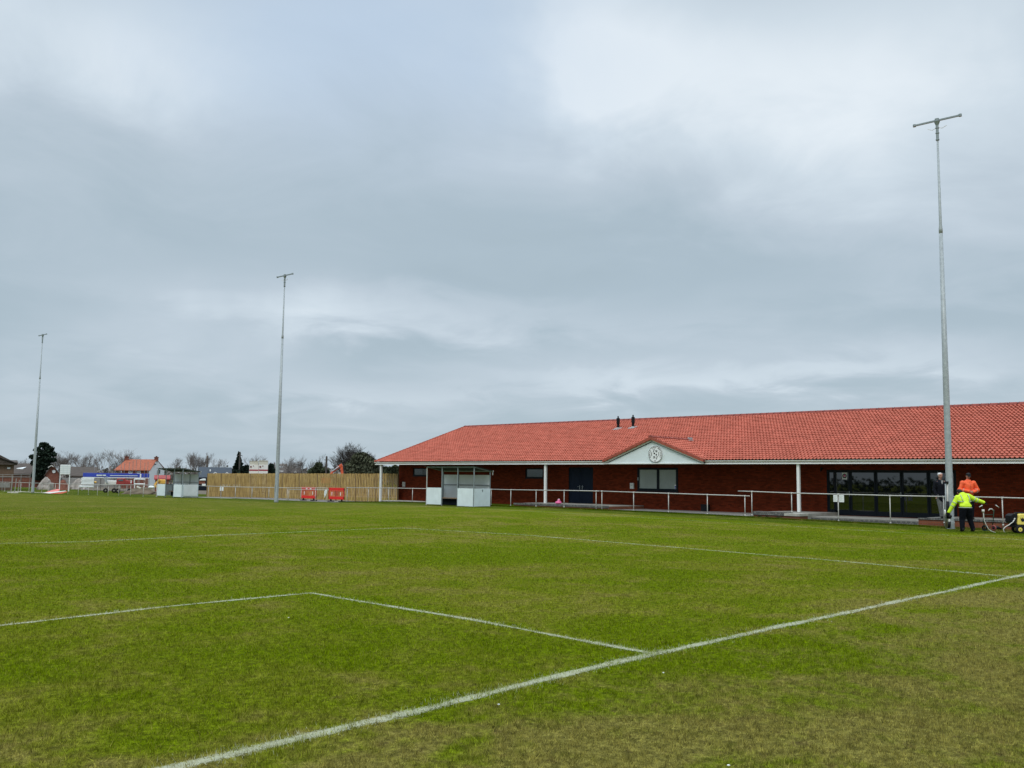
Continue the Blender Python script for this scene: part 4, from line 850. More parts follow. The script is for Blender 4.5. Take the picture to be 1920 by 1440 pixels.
# --- man in yellow, bending, seen from behind
bp = PX(1813, 994.7, 31.3); bp.z = float(H(bp.x, bp.y)); S = depth(bp) / FPX
t = person('man in yellow hi-vis jacket and dark trousers bending beside the tall mast', bp)
k = 36.9 / 36.9
hip, wst, chs, nck, hd = (-.02, 0, .86), (-.02, .05, 1.03), (-.02, .15, 1.24), (-.035, .27, 1.42), (-.04, .40, 1.50)
lf, rf = (-.19, -.05, .05), (.27, .06, .05); lk, rk = (-.15, .05, .46), (.18, .10, .46); lh, rh = (-.11, 0, .86), (.09, 0, .86)
lsh, rsh, lel, rel, lw, rw = (-.24, .18, 1.30), (.20, .20, 1.36), (-.40, .20, 1.02), (.50, .22, 1.22), (-.54, .28, .74), (.80, .24, 1.13)
b = MB(); limb(b, [(-.02, .0, .93), wst, chs, nck], [.12, .13, .15, .07]); limb(b, [lsh, lel, lw], [.06, .05, .035]); limb(b, [rsh, rel, rw], [.06, .05, .035]); limb(b, [lh, lk, lf], [.09, .06, .045]); limb(b, [rh, rk, rf], [.09, .06, .045])
limb(b, [chs, lsh], [.13, .07]); limb(b, [chs, rsh], [.13, .07]); hf = head(b, hd, (0, .8, -.6), (0, .6, .8)); limb(b, [nck, hd], [.06, .06])
hand(b, lw, (-.3, .1, -.9), (0, 1, .1), .5); hand(b, rw, (.9, .05, -.4), (0, -1, 0), .7)
remesh_obj(b, 'body', MT['skin'], t, .011, 2)
b = MB(); limb(b, [(-.02, .02, 1.02), wst, chs, (-.02, .22, 1.34)], [.19, .20, .205, .15]); b.ball((-.02, .0, .99), .235, .18, .12); b.ball((-.02, .10, 1.2), .25, .17, .17); limb(b, [(-.1, .16, 1.32), lsh, lel, lw], [.12, .105, .085, .062]); limb(b, [(.08, .17, 1.36), rsh, rel, rw], [.12, .11, .09, .068])
b.ball((-.03, .17, 1.43), .135, .12, .085); b.ball((-.03, .12, 1.38), .15, .10, .08)
jk = remesh_obj(b, 'jacket', MT['yellow'], t, .013, 5)
b = MB()
def hoop(b, c, rx, ry, r, tilt=0, n=28, flat=1.0):
    pts = [(c[0] + rx * math.cos(2 * PI * i / n), c[1] + ry * math.sin(2 * PI * i / n), c[2] + tilt * math.sin(2 * PI * i / n)) for i in range(n + 1)]; b.tube(pts, r, 6, False)
hoop(b, (-.02, .02, .925), .236, .195, .016); hoop(b, (-.02, .095, 1.175), .252, .185, .016, .03); 
b.tube([(.10, -.115, 1.16), (.115, -.06, 1.30), (.12, .08, 1.44)], .014, 6); b.tube([(-.16, -.115, 1.16), (-.17, -.05, 1.30), (-.16, .08, 1.42)], .012, 6)
for a_, c_, rr in ((lsh, lel, .095), (rsh, rel, .104)):
    a_, c_ = Vector(a_), Vector(c_); m_ = a_.lerp(c_, .72); d_ = (c_ - a_).normalized(); b.torus(m_, rr - .005, .014, d_, 18, 6)
b.torus(Vector(lel).lerp(Vector(lw), .15), .083, .012, Vector(lw) - Vector(lel), 18, 6); b.torus(Vector(rel).lerp(Vector(rw), .12), .09, .013, Vector(rw) - Vector(rel), 18, 6)
b.build('reflective_tape', MT['tape'], t, smooth=True)
b = MB(); limb(b, [lh, lk, (-.19, -.04, .10)], [.155, .105, .085]); limb(b, [rh, rk, (.27, .06, .10)], [.155, .105, .085]); b.ball((-.01, .0, .90), .215, .17, .14); remesh_obj(b, 'trousers', MT['navy'], t, .014, 4)
for q in (lf, rf): b = MB(); q = Vector(q); b.ball(q + Vector((0, .05, 0)), .055, .13, .05); b.ball(q + Vector((0, -.02, .04)), .055, .07, .07); b.build('boot', MT['boot'], t, smooth=True)
b = MB(); q = hf((-.005, 0, .05)); b.ball(q, .105, .11, .09); b.ball(hf((-.04, 0, .0)), .092, .09, .085); b.build('beanie', MT['black'], t, smooth=True)
b = MB(); hand(b, lw, (-.3, .1, -.9), (0, 1, .1), .5, 1.25); limb(b, [lw, Vector(lw) + Vector((-.02, 0, -.06))], [.048, .045]); remesh_obj(b, 'glove', MT['glove'], t, .006, 1)
b = MB(); hand(b, rw, (.9, .05, -.4), (0, -1, 0), .7, 1.25); limb(b, [rw, Vector(rw) + Vector((.05, 0, -.02))], [.05, .045]); remesh_obj(b, 'glove', MT['glove'], t, .006, 1)

# --- man in orange, facing the camera, looking down at his hands
bp = PX(1817, 960, 34.85); bp.z = .195; Dp = depth(bp)
t = person('man in orange hi-vis jacket and dark cap standing behind the handrail', bp)
def zp(py, D=None): return CAM[2] - (py - 911.2) / FPX * Dp - bp.z
zt = zp(887.6); hc = zt - .13
b = MB(); nk = (-.0, 0, hc - .16); limb(b, [(0, .03, .98), (0, .02, 1.15), (0, .0, 1.40), nk, (0, -.02, hc)], [.14, .14, .15, .062, .06])
LS, RS = (-.23, .0, hc - .30), (.23, .0, hc - .30); LE, RE = (-.36, -.02, hc - .58), (.37, -.02, hc - .58); LW, RW = (-.10, -.24, hc - .64), (.11, -.26, hc - .66)
limb(b, [LS, LE, LW], [.06, .05, .034]); limb(b, [RS, RE, RW], [.06, .05, .034]); limb(b, [(-.10, .03, .98), (-.12, 0, .5), (-.13, .03, .08)], [.09, .06, .045]); limb(b, [(.10, .03, .98), (.12, 0, .5), (.13, .03, .08)], [.09, .06, .045])
limb(b, [LS, RS], [.09, .09]); hand(b, LW, (.9, -.2, -.1), (0, 0, 1), .6); hand(b, RW, (-.9, -.2, -.1), (0, 0, 1), .6); hf = head(b, (0, -.04, hc), (-.1, -.9, -.35), (0, -.3, .9))
remesh_obj(b, 'body', MT['skin'], t, .010, 2)
b = MB()
for s_ in (-1, 1): b.ball(hf((.098, s_ * .031, .02)), .010, seg=8, rings=6)
b.tube([hf((.100, -.022, -.052)), hf((.106, 0, -.054)), hf((.100, .022, -.052))], .004, 6); b.build('face_features', MT['black'], t)
b = MB(); limb(b, [(0, .03, 1.02), (0, .02, 1.2), (0, .0, hc - .42), (0, 0, hc - .30)], [.21, .215, .215, .17]); b.ball((0, 0, hc - .34), .27, .16, .13); limb(b, [(-.1, 0, hc - .32), LS, LE, LW], [.13, .115, .105, .06]); limb(b, [(.1, 0, hc - .32), RS, RE, RW], [.13, .115, .105, .06]); b.torus((0, -.01, hc - .19), .085, .03, (0, .2, 1), 18, 8)
remesh_obj(b, 'jacket', MT['orange'], t, .013, 4)
b = MB(); b.torus(Vector(LE).lerp(Vector(LW), .45), .088, .010, Vector(LW) - Vector(LE), 18, 6); b.torus(Vector(RE).lerp(Vector(RW), .45), .088, .010, Vector(RW) - Vector(RE), 18, 6); b.build('reflective_tape', MT['tape'], t, smooth=True)
b = MB(); b.tube([(0, -.225, 1.1), (0, -.235, hc - .42), (0, -.12, hc - .2)], .009, 6); b.build('zip', MT['exc'], t)
b = MB(); limb(b, [(-.10, .03, .98), (-.12, 0, .5), (-.13, .03, .10)], [.15, .105, .085]); limb(b, [(.10, .03, .98), (.12, 0, .5), (.13, .03, .10)], [.15, .105, .085]); b.ball((0, .03, .98), .2, .16, .12); remesh_obj(b, 'trousers', MT['navy'], t, .014, 3)
for s_ in (-1, 1): b = MB(); b.ball((s_ * .13, -.03, .045), .055, .14, .045); b.ball((s_ * .13, .03, .07), .055, .07, .07); b.build('boot', MT['boot'], t, smooth=True)
b = MB(); b.ball(hf((-.01, 0, .055)), .098, .105, .085); b.beam(hf((.06, 0, .055)), hf((.16, 0, .035)), .13, .014, up=hf((0, 0, 1)) - hf((0, 0, 0))); b.build('cap', MT['black'], t, smooth=True)

# --- older man in a dark jacket behind the mast
bp = PX(1765, 965, 34.75); bp.z = .195; Dp = depth(bp)
t = person('white haired man in dark jacket and grey trousers half hidden by the mast', bp)
zt = CAM[2] - (887.0 - 910.3) / FPX * Dp - bp.z; hc = zt - .125
b = MB(); limb(b, [(.02, .03, .98), (.02, .02, 1.15), (.01, .0, 1.38), (0, 0, hc - .16), (0, -.01, hc)], [.13, .13, .14, .06, .06])
LS, RS = (-.20, .0, hc - .31), (.22, .0, hc - .31); LE, RE = (-.26, .04, hc - .60), (.28, .04, hc - .60); LW, RW = (-.22, -.06, hc - .84), (.22, -.10, hc - .82)
limb(b, [LS, LE, LW], [.055, .045, .032]); limb(b, [RS, RE, RW], [.055, .045, .032]); limb(b, [LS, RS], [.085, .085]); limb(b, [(-.08, .03, .98), (-.03, 0, .5), (.03, .03, .08)], [.085, .058, .043]); limb(b, [(.10, .03, .98), (.12, 0, .5), (.15, .03, .08)], [.085, .058, .043])
hand(b, LW, (0, -.1, -1), (0, -1, 0), .4); hand(b, RW, (0, -.1, -1), (0, -1, 0), .4); hf = head(b, (0, -.03, hc), (.12, -1, -.1)); remesh_obj(b, 'body', MT['skin'], t, .010, 2)
b = MB()
for s_ in (-1, 1): b.ball(hf((.098, s_ * .031, .02)), .009, seg=8, rings=6)
b.tube([hf((.100, -.022, -.052)), hf((.106, 0, -.054)), hf((.100, .022, -.052))], .004, 6); b.build('face_features', MT['black'], t)
b = MB(); b.ball(hf((-.035, 0, .045)), .097, .098, .080)
for k in range(30): a_ = rnd.uniform(0, 2 * PI); b.ball(hf((-.03 + .07 * math.cos(a_), .08 * math.sin(a_), .06 + rnd.uniform(-.03, .05))), .022, seg=6, rings=5)
b.build('hair', MT['hair'], t, smooth=True)
b = MB(); limb(b, [(.02, .03, .86), (.02, .02, 1.15), (.01, .0, hc - .42), (0, 0, hc - .30)], [.19, .19, .195, .15]); b.ball((0.01, 0, hc - .34), .25, .14, .11); limb(b, [(-.1, 0, hc - .33), LS, LE, LW], [.11, .095, .075, .055]); limb(b, [(.1, 0, hc - .33), RS, RE, RW], [.11, .095, .075, .055]); remesh_obj(b, 'jacket', MT['jacketd'], t, .013, 4)
b = MB(); b.prism([(-.045, 0), (.045, 0), (0, -.20)], (0, -.20, hc - .20), (1, 0, 0), (0, -.15, 1), (0, 1, 0), .05); b.build('shirt', MT['shirt'], t)
b = MB(); limb(b, [(-.08, .03, .98), (-.03, 0, .5), (.03, .03, .10)], [.13, .09, .075]); limb(b, [(.10, .03, .98), (.12, 0, .5), (.15, .03, .10)], [.13, .09, .075]); remesh_obj(b, 'trousers', MT['greyt'], t, .014, 3)
for s_ in (.03, .15): b = MB(); b.ball((s_, -.03, .045), .05, .13, .045); b.ball((s_, .03, .06), .05, .07, .06); b.build('shoe', MT['boot'], t, smooth=True)

# ------------------------------------------------------------------ winch clamped to the near mast
def loc_(px, py, D): return PD(px, py, D)
DW = depth(pR) - .35
t = wthing('mast_winch', 'black and silver hydraulic winch clamped to the left side of the tall mast', 'winch', loc_(1777, 990, DW))
b = MB(); b.tube([loc_(1776.2, 905, DW), loc_(1777, 990, DW)], .035, 10); b.build('ram_tube', MT['rail'], t, smooth=True)
b = MB(); b.tube([loc_(1772.6, 906, DW), loc_(1773.6, 990, DW)], .020, 10); b.build('guide_tube', MT['steel'], t, smooth=True)
b = MB(); b.tube([loc_(1775, 902.5, DW), loc_(1775, 906.5, DW)], .075, 12); b.tube([loc_(1776.5, 940, DW), loc_(1777.4, 972, DW)], .065, 12); b.tube([loc_(1778, 967, DW), loc_(1782, 970, DW)], .09, 10); b.tube([loc_(1779.5, 978, DW), loc_(1779, 990, DW)], .07, 10); b.build('winch_body', MT['black'], t, smooth=True)
b = MB(); b.tube([loc_(1771.5, 956, DW - .1), loc_(1772.5, 961, DW - .1), loc_(1771, 966, DW - .1)], .03, 8); b.ball(loc_(1779.6, 976, DW - .02), .045, .045, .09); b.build('valve', MT['upvc'], t, smooth=True)
b = MB()
for py in (972, 979.5): b.tube([loc_(1779, py, DW), loc_(1790, py, DW)], .02, 8)
b.build('clamp', MT['steel'], t)

# ------------------------------------------------------------------ green sack truck with hose
DS = depth(PX(1860, 996, 31.8))
t = wthing('sack_truck', 'dark green sack truck with a red wheel beside the man in yellow', 'trolley', loc_(1858, 997, DS))
b = MB()
b.tube([loc_(1843.5, 958, DS), loc_(1844, 975, DS), loc_(1846, 993, DS)], .016, 8); b.tube([loc_(1863.5, 956, DS), loc_(1862.5, 975, DS), loc_(1860, 990, DS + .2)], .016, 8)
b.tube([loc_(1843.5, 958, DS), loc_(1841, 949, DS), loc_(1839, 949, DS)], .016, 8); b.tube([loc_(1846, 975, DS), loc_(1862, 975, DS)], .013, 8); b.tube([loc_(1845, 988, DS), loc_(1861, 988, DS)], .013, 8); b.tube([loc_(1844, 965, DS), loc_(1863, 965, DS)], .012, 8)
b.build('frame', MT['green'], t, smooth=True)
b = MB(); b.tube([loc_(1853, 957.5, DS), loc_(1856, 954.4, DS), loc_(1860, 954.2, DS), loc_(1862.6, 957.5, DS)], .022, 10); b.build('handle_bow', MT['rail'], t, smooth=True)
for q in ((1836, 951, 1842, 947.3), (1866.8, 947, 1873, 951.6)): b = MB(); b.tube([loc_(q[0], q[1], DS), loc_(q[2], q[3], DS)], .018, 8); b.build('grip', MT['upvc_grey'], t, smooth=True)
b = MB(); b.box(-.2, .2, -.01, .01, 0, .01); 
b = MB(); p0, p1 = loc_(1844, 994.5, DS), loc_(1862, 994.5, DS); b.beam(p0, p1, .22, .015); b.build('toe_plate', MT['green'], t)
c = loc_(1863, 990, DS - .1); r_ = .115; b = MB(); b.torus(c, r_ - .03, .03, U_ + Vector((.35, .35, 0)), 20, 8); wh = b.build('wheel', MT['redw'], t, smooth=True)
b = MB(); b.ball(c, .05, seg=10, rings=8); sub(b, 'hub', MT['black'], wh)
c = loc_(1846, 990, DS + .1); b = MB(); b.torus(c, r_ - .03, .03, U_ + Vector((.35, .35, 0)), 20, 8); b.build('wheel', MT['rubber'], t, smooth=True)
b = MB(); b.tube([loc_(1864, 990, DS + .05), loc_(1870, 989, DS + .05), loc_(1878, 992, DS + .05)], [.05, .06, .03], 10); tag(b.build('hose_coil', MT['black'], smooth=True), 'dark coupling on the ground behind the sack truck wheel', 'coupling')
hp = [(1843.6, 957), (1844.2, 966), (1845.2, 975), (1849, 984), (1853.5, 992), (1859, 996), (1867, 998.6)]
b = MB(); b.tube([loc_(x, y, DS - .15) for x, y in hp], [.024, .020, .017, .016, .015, .014, .012], 10); b.tube([loc_(1843.4, 955.5, DS - .15), loc_(1843.7, 960.5, DS - .15)], .05, 10)
tag(b.build('pale_hose', MT['hose'], smooth=True), 'pale hose hanging in front of the sack truck', 'hose')
# ------------------------------------------------------------------ yellow machine at the right edge
DM = DS - .3; ru = U_; fwv = Vector((-U_.y, U_.x, 0))
gm = loc_(1918, 1000.5, DM); gm.z = float(H(gm.x, gm.y)); t = thing('wheeled_machine', 'yellow and black wheeled power unit cut by the right edge of the picture', 'machine', gm, YAWP)
s_ = DM / FPX
b = MB(); b.box(-.28, 1.0, .0, .55, .22, .30); b.box(-.24, -.18, .05, .5, .28, .40); b.build('chassis', MT['black'], t, bevel=.01)
b = MB(); b.prism([(-.17, 0), (.85, 0), (.85, .42), (-.05, .42), (-.12, .37), (-.18, .05)], (0, .02, .32), (1, 0, 0), (0, 0, 1), (0, 1, 0), .5); b.build('yellow_cover', MT['yel'], t, bevel=.03)
b = MB(); vs, fs = text_mesh('W', .16, .004); b.add([(x + .02, .008 - z, y + .54) for x, y, z in vs], fs); b.prism([(-.09, .04), (.12, .04), (.1, -.03), (-.04, -.06)], (.03, .012, .50), (1, 0, 0), (0, 0, 1), (0, -1, 0), .006); b.build('cover_badge', MT['anth'], t)
b = MB(); b.prism([(-.42, .10), (-.2, .0), (-.14, .42), (-.30, .42), (-.42, .34)], (0, .05, .32), (1, 0, 0), (0, 0, 1), (0, 1, 0), .42); b.box(-.12, .2, .2, .4, .74, .79); b.build('engine', MT['black'], t, bevel=.02)
for yy, xx in ((-.04, -.13), (-.04, .75), (.50, .0), (.50, .75)):
    if True:
        b = MB(); b.torus((xx, yy, .15), .115, .052, (0, 1, 0), 24, 10); wh = b.build('wheel', MT['rubber'], t, smooth=True)
        b = MB(); b.tube([(xx, yy - .035, .15), (xx, yy + .035, .15)], .085, 20); b.tube([(xx, yy - .05, .15), (xx, yy + .05, .15)], .035, 12); o = b.build('rim', MT['yel'], None); o.parent = wh
        b = MB(); b.tube([(xx, yy - .06, .15), (xx, yy + .06, .15)], .014, 10); b.build('axle_cap', MT['black'], t)
hp = [(1902.8, 973), (1899.5, 978.5), (1892, 984), (1885, 988), (1881.3, 992), (1882, 995.5), (1884.3, 998.6)]
b = MB(); b.tube([loc_(x, y, DM) for x, y in hp], .017, 10); b.ball(loc_(1902.6, 972.6, DM), .03); tag(b.build('white_hose', MT['hose'], smooth=True), 'short white hose curving from the yellow machine to the grass', 'hose')
# pink object by the wall
p = PX(1047, 942.5, 35.4); p.z = .2; t = thing('pink_bag', 'bright pink bag lying on the terrace left of the double doors', 'bag', p)
b = MB(); b.ball((0, 0, .08), .18, .22, .09); b.ball((-.02, -.06, .19), .10, .09, .09); b.ball((.03, .16, .08), .10, .10, .07); remesh_obj(b, 'bag_body', MT['pink'], t, .02, 2)
b = MB(); b.tube([(0, -.12, .20), (0, -.05, .30), (0, .04, .28), (0, .08, .14)], .014, 8); b.build('strap', MT['whitep'], t, smooth=True)
b = MB(); p = PX(1322, 955, XW - .25); b.box(XW - .35, XW - .002, p.y - .16, p.y + .22, -.1, .36); b.box(XW - .37, XW - .002, p.y - .18, p.y + .24, .36, .39); tag(b.build('black_bin_box', MT['black'], bevel=.02), 'low black box against the brick wall under the rail', 'box')

# ------------------------------------------------------------------ background trees
def leafy(b, c, rx, ry, rz, n, size, r):
    for _ in range(n):
        while True:
            v = Vector((r.uniform(-1, 1), r.uniform(-1, 1), r.uniform(-1, 1)))
            if .35 < v.length < 1: break
        p = Vector((c[0] + v.x * rx, c[1] + v.y * ry, c[2] + v.z * rz)); s = size * r.uniform(.6, 1.3)
        a = Vector((r.uniform(-1, 1), r.uniform(-1, 1), r.uniform(-1, 1))).normalized(); q = a.orthogonal().normalized() * s; w2 = a.cross(q).normalized() * s * .7
        b.add([p - q - w2, p + q - w2 * .6, p + q * .7 + w2, p - q * .8 + w2 * .9], [(0, 1, 2, 3)])
def bare_tree_mesh(seed, hgt, spread, trunk_r, levels=5, dens=1.0, up=.35, multi=1):
    r = random.Random(seed); tr = MB(); tw = MB()
    def grow(p, d, L_, rad, lv):
        n = 3; pts = [p]; rs = [rad]
        for i in range(n):
            d = (d + Vector((r.uniform(-1, 1), r.uniform(-1, 1), r.uniform(-.5, 1) * up)) * .16).normalized(); p = p + d * (L_ / n); pts.append(p); rs.append(rad * (1 - .45 * (i + 1) / n))
        (tr if lv >= levels - 1 else tw).tube(pts, rs, 6 if lv >= levels - 1 else (4 if lv > 1 else 3), False)
        if lv == 0: return
        k = (3 if lv > 1 else 4) + (1 if r.random() < dens - .5 else 0)
        for i in range(k):
            t_ = r.uniform(.35, 1.0) if i else 1.0; j = min(n - 1, int(t_ * n)); q = pts[j].lerp(pts[j + 1], t_ * n - j if t_ < 1 else 1.0)
            a = r.uniform(0, 2 * PI); ax = Vector((math.cos(a), math.sin(a), 0)); sp = r.uniform(.35, .9) * spread
            nd = (d + ax * sp + Vector((0, 0, up * .5))).normalized(); grow(q, nd, L_ * r.uniform(.58, .82), max(rs[-1] * .70, hgt * .0009), lv - 1)
    for m_ in range(multi):
        a = r.uniform(0, 2 * PI); grow(Vector((r.uniform(-.3, .3) * (multi - 1), r.uniform(-.3, .3) * (multi - 1), -.3)), Vector((.15 * math.cos(a) * (multi > 1), .15 * math.sin(a) * (multi > 1), 1)).normalized(), hgt * .33, trunk_r, levels)
    return tr, tw
def normalise(mbs, hgt, wd=None):
    z = max(v[2] for mb in mbs for v in mb.v); xs = sorted(v[0] for mb in mbs for v in mb.v); ww = xs[int(len(xs) * .985)] - xs[int(len(xs) * .015)]
    s = hgt / z; sx = s if wd is None else wd / max(ww, .01)
    for mb in mbs: mb.v = [(v[0] * sx, v[1] * sx, v[2] * s) for v in mb.v]
def tree_at(px, pytop, D, wpx, seed, label, kind='bare', m='twig', **kw):
    base = PD(px, 900, D); base.z = float(H(base.x, base.y)); hgt = PD(px, pytop, D).z - base.z; wd = wpx * D / FPX
    t = thing({'bare': 'bare_tree'}.get(kind, kind), label, 'tree', base, 0, 'trees beyond the pitch')
    tr, tw = bare_tree_mesh(seed, hgt, kw.get('spread', .62), hgt * .018, kw.get('levels', 5), kw.get('dens', 1.0), kw.get('up', .6), kw.get('multi', 1)); normalise([tr, tw], hgt, wd)
    tr.build('trunk', MT['bark'], t); tw.build('crown', MT[m], t); return t
T = [  # px, top y, depth, width px, seed, label, kw
    (112, 843, 185, 52, 11, 'bare branching tree left of the white site screen', dict(multi=2)),
    (131, 840, 190, 44, 12, 'tall bare tree right above the white site screen', dict(multi=2)),
    (153, 843, 190, 50, 13, 'rounded bare tree above the dark shed roof', dict(multi=2)),
    (30, 862, 190, 50, 14, 'low bare tree behind the brown bungalow at the left', {}), (48, 858, 195, 40, 15, 'reddish bare tree between bungalow and dark pine', {}),
    (178, 856, 200, 34, 16, 'small bare tree right of the dark shed roof', {}), (193, 845, 190, 30, 17, 'narrow upright bare tree left of the tallest one near the red roof', dict(spread=.5)),
    (222, 838, 180, 58, 18, 'tall bare tree just left of the red roofed house', dict(multi=2)), (258, 852, 230, 34, 19, 'bare tree crown showing behind the red roof ridge', {}), (207, 860, 175, 30, 20, 'dense low bare tree left of the red roof', {}),
    (320, 856, 200, 26, 21, 'small leafless tree behind the distant dugout roof', {}), (362, 843, 160, 36, 22, 'tall group of bare trunks left of the telegraph pole', dict(multi=4, spread=.5, up=.8)), (377, 845, 162, 36, 23, 'tall bare tree beside the telegraph pole', dict(multi=2, spread=.55, up=.7)),
    (408, 856, 220, 26, 24, 'thin bare tree above the dark slate roof', {}), (505, 850, 170, 46, 25, 'bare tree behind the middle mast and site cabins', {}), (530, 853, 180, 34, 26, 'bare tree right of the middle mast', {}),
    (563, 851, 160, 40, 27, 'rounded bare tree above the fence middle', dict(multi=2)), (596, 848, 165, 34, 28, 'tall bare tree left of the thin pole above the fence', {}), (585, 860, 160, 34, 29, 'dark bushy bare tree low behind the fence', {}),
    (655, 826, 130, 66, 30, 'largest dark bare tree left of the clubhouse roof', dict(multi=3, dens=1.3, levels=6)), (684, 838, 132, 50, 31, 'big bare tree touching the clubhouse roof corner', dict(multi=2, dens=1.3, levels=6)), (640, 848, 140, 40, 32, 'bare tree behind the orange excavator arm', {}),
    (722, 866, 150, 46, 33, 'dark bare tree seen under the veranda end', {}), (700, 856, 150, 30, 34, 'bare tree behind the clubhouse roof tip', {})]
far = MB(); rf = random.Random(21)
for px in range(-60, 760, 5):
    top = 881 + 4 * math.sin(px * .021) + 3 * math.sin(px * .067 + 1)
    for j in range(14): q = PD(px + rf.uniform(-4, 4), rf.uniform(top, 905), 300 + rf.uniform(-15, 15)); leafy(far, q, 1.6, 1.6, 1.1, 3, .55, rf)
o = far.build('far_woodland', MT['twig']); o['kind'] = 'stuff'; o['label'] = 'far off low grey brown woodland along the horizon'; o['category'] = 'woodland'
for px, py, D_, w_, sd_, lb, kw in T:
    tree_at(px, py, D_, w_, sd_, lb, m='twigd' if px > 570 or px in (207, 585) else 'twig', **kw)
def conifer(label, name, px, pytop, D, wpx, lobes, m='conifer', seed=1, n=420, size=.28, cat='tree'):
    r = random.Random(seed); base = PD(px, 900, D); base.z = float(H(base.x, base.y)); s = D / FPX; t = thing(name, label, cat, base, YAWP - math.atan((px - 960) / FPX), 'trees beyond the pitch'); top = PD(px, pytop, D).z - base.z
    b = MB(); b.tube([(0, 0, -.3), (.1, 0, top * .5), (0, 0, top * .93)], [top * .03, top * .02, .03], 8)
    for ox, py, rx, ry in lobes: z = PD(px, py, D).z - base.z; b.tube([(0, 0, z - ry * s * .8), (ox * s, 0, z)], [.09, .04], 5)
    b.build('trunk', MT['bark'], t); b = MB()
    for ox, py, rx, ry in lobes: leafy(b, (ox * s, 0, PD(px, py, D).z - base.z), rx * s, rx * s, ry * s, int(n * rx * ry / 60), size, r)
    b.build('crown', MT[m], t); return t
conifer('dark spreading pine just right of the farthest mast', 'pine_tree', 78, 829, 150, 40,
        [(0, 835, 8, 6), (9, 841, 9, 6), (-10, 843, 7, 4), (14, 851, 9, 5), (-2, 849, 10, 6), (-14, 857, 9, 5), (4, 860, 12, 6), (16, 862, 8, 4), (-8, 868, 12, 7), (8, 873, 10, 7), (-4, 880, 12, 8), (-5, 891, 13, 9)], n=190, size=.20, seed=3)
conifer('slim dark spruce between the slate roof and the site cabins', 'spruce_tree', 446, 849, 150, 26,
        [(0, 853, 1.6, 5), (0, 859, 3, 4), (0, 864, 5, 4), (0, 870, 7, 4), (0, 876, 9, 4), (0, 883, 11, 5), (0, 891, 12, 6)], n=900, size=.2, seed=4)
conifer('dark evergreen bush left of the site cabins above the fence', 'evergreen_bush', 461, 874, 140, 22, [(0, 882, 9, 8), (-6, 888, 9, 6), (5, 888, 8, 8)], seed=5, n=700, cat='bush')
conifer('broad ivy green bush beside the big bare tree', 'evergreen_bush', 676, 846, 122, 60, [(0, 862, 18, 14), (14, 870, 16, 14), (-14, 874, 16, 12), (0, 882, 28, 14), (24, 880, 10, 12)], m='ivy', seed=6, n=150, size=.20, cat='bush')
conifer('dark bush under the bare tree left of the excavator', 'evergreen_bush', 596, 866, 150, 30, [(0, 876, 7, 8), (6, 884, 14, 6), (-10, 884, 8, 6)], m='hedge', seed=7, n=500, cat='bush')
conifer('dark green bush right of the site cabins', 'evergreen_bush', 507, 870, 150, 12, [(0, 876, 5, 5), (2, 884, 6, 6)], seed=8, n=700, cat='bush')
conifer('dark hedge seen under the veranda end', 'hedge', 735, 876, 110, 30, [(-10, 884, 12, 6), (4, 882, 10, 7), (14, 884, 10, 7)], m='hedge', seed=9, n=500, cat='hedge')
# low hedge line on the near side of the ground, behind the camera, mirrored in the glazing
r = random.Random(12); b = MB()
for i in range(130): y = -90 + i * 2.2; leafy(b, (-62 + r.uniform(-1, 1), y, .9), 2.0, 1.9, r.uniform(1.5, 2.0), 110, .26, r)
o = b.build('hedgerow', MT['hedge']); o['kind'] = 'stuff'; o['label'] = 'hedgerow on the near side of the playing field'; o['category'] = 'hedge'

# ------------------------------------------------------------------ background houses (local x = picture right, y = away, z up)
def bthing(name, label, cat, px, D, rz=0, group=None):
    p = PD(px, 900, D); p.z = float(H(p.x, p.y)); th = math.atan((px - 960) / FPX); return thing(name, label, cat, p, YAWP + rz - th, group), D / FPX * math.cos(th)
def zf(py, px, D): p = PD(px, 900, D); return PD(px, py, D).z - float(H(p.x, p.y))
def gable_house(t, x0, x1, y0, y1, ze, zr, wm, rm, ov=.35, axis='x'):
    b = MB(); b.box(x0, x1, y0, y1, -.3, ze); ym = (y0 + y1) / 2; xm = (x0 + x1) / 2
    if axis == 'x':
        for x in (x0, x1 - .2): b.prism([(y0, ze), (y1, ze), (ym, zr)], (x, 0, 0), (0, 1, 0), (0, 0, 1), (1, 0, 0), .2)
    else:
        for y in (y0, y1 - .2): b.prism([(x0, ze), (x1, ze), (xm, zr)], (0, y, 0), (1, 0, 0), (0, 0, 1), (0, 1, 0), .2)
    w_ = b.build('wall', MT[wm], t); b = MB()
    if axis == 'x':
        for a, c in ((y0 - ov, ym), (y1 + ov, ym)):
            k = (zr - ze) / (ym - y0); za = ze - ov * k; b.add([(x0 - ov, a, za), (x1 + ov, a, za), (x1 + ov, c, zr), (x0 - ov, c, zr), (x0 - ov, a, za + .15), (x1 + ov, a, za + .15), (x1 + ov, c, zr + .15), (x0 - ov, c, zr + .15)], [(0, 1, 2, 3), (4, 5, 6, 7), (0, 1, 5, 4), (1, 2, 6, 5), (3, 0, 4, 7)])
    else:
        for a, c in ((x0 - ov, xm), (x1 + ov, xm)):
            k = (zr - ze) / (xm - x0); za = ze - ov * k; b.add([(a, y0 - ov, za), (a, y1 + ov, za), (c, y1 + ov, zr), (c, y0 - ov, zr), (a, y0 - ov, za + .15), (a, y1 + ov, za + .15), (c, y1 + ov, zr + .15), (c, y0 - ov, zr + .15)], [(0, 1, 2, 3), (4, 5, 6, 7), (0, 1, 5, 4), (3, 2, 6, 7), (3, 0, 4, 7)])
    return w_, b.build('roof', MT[rm], t)
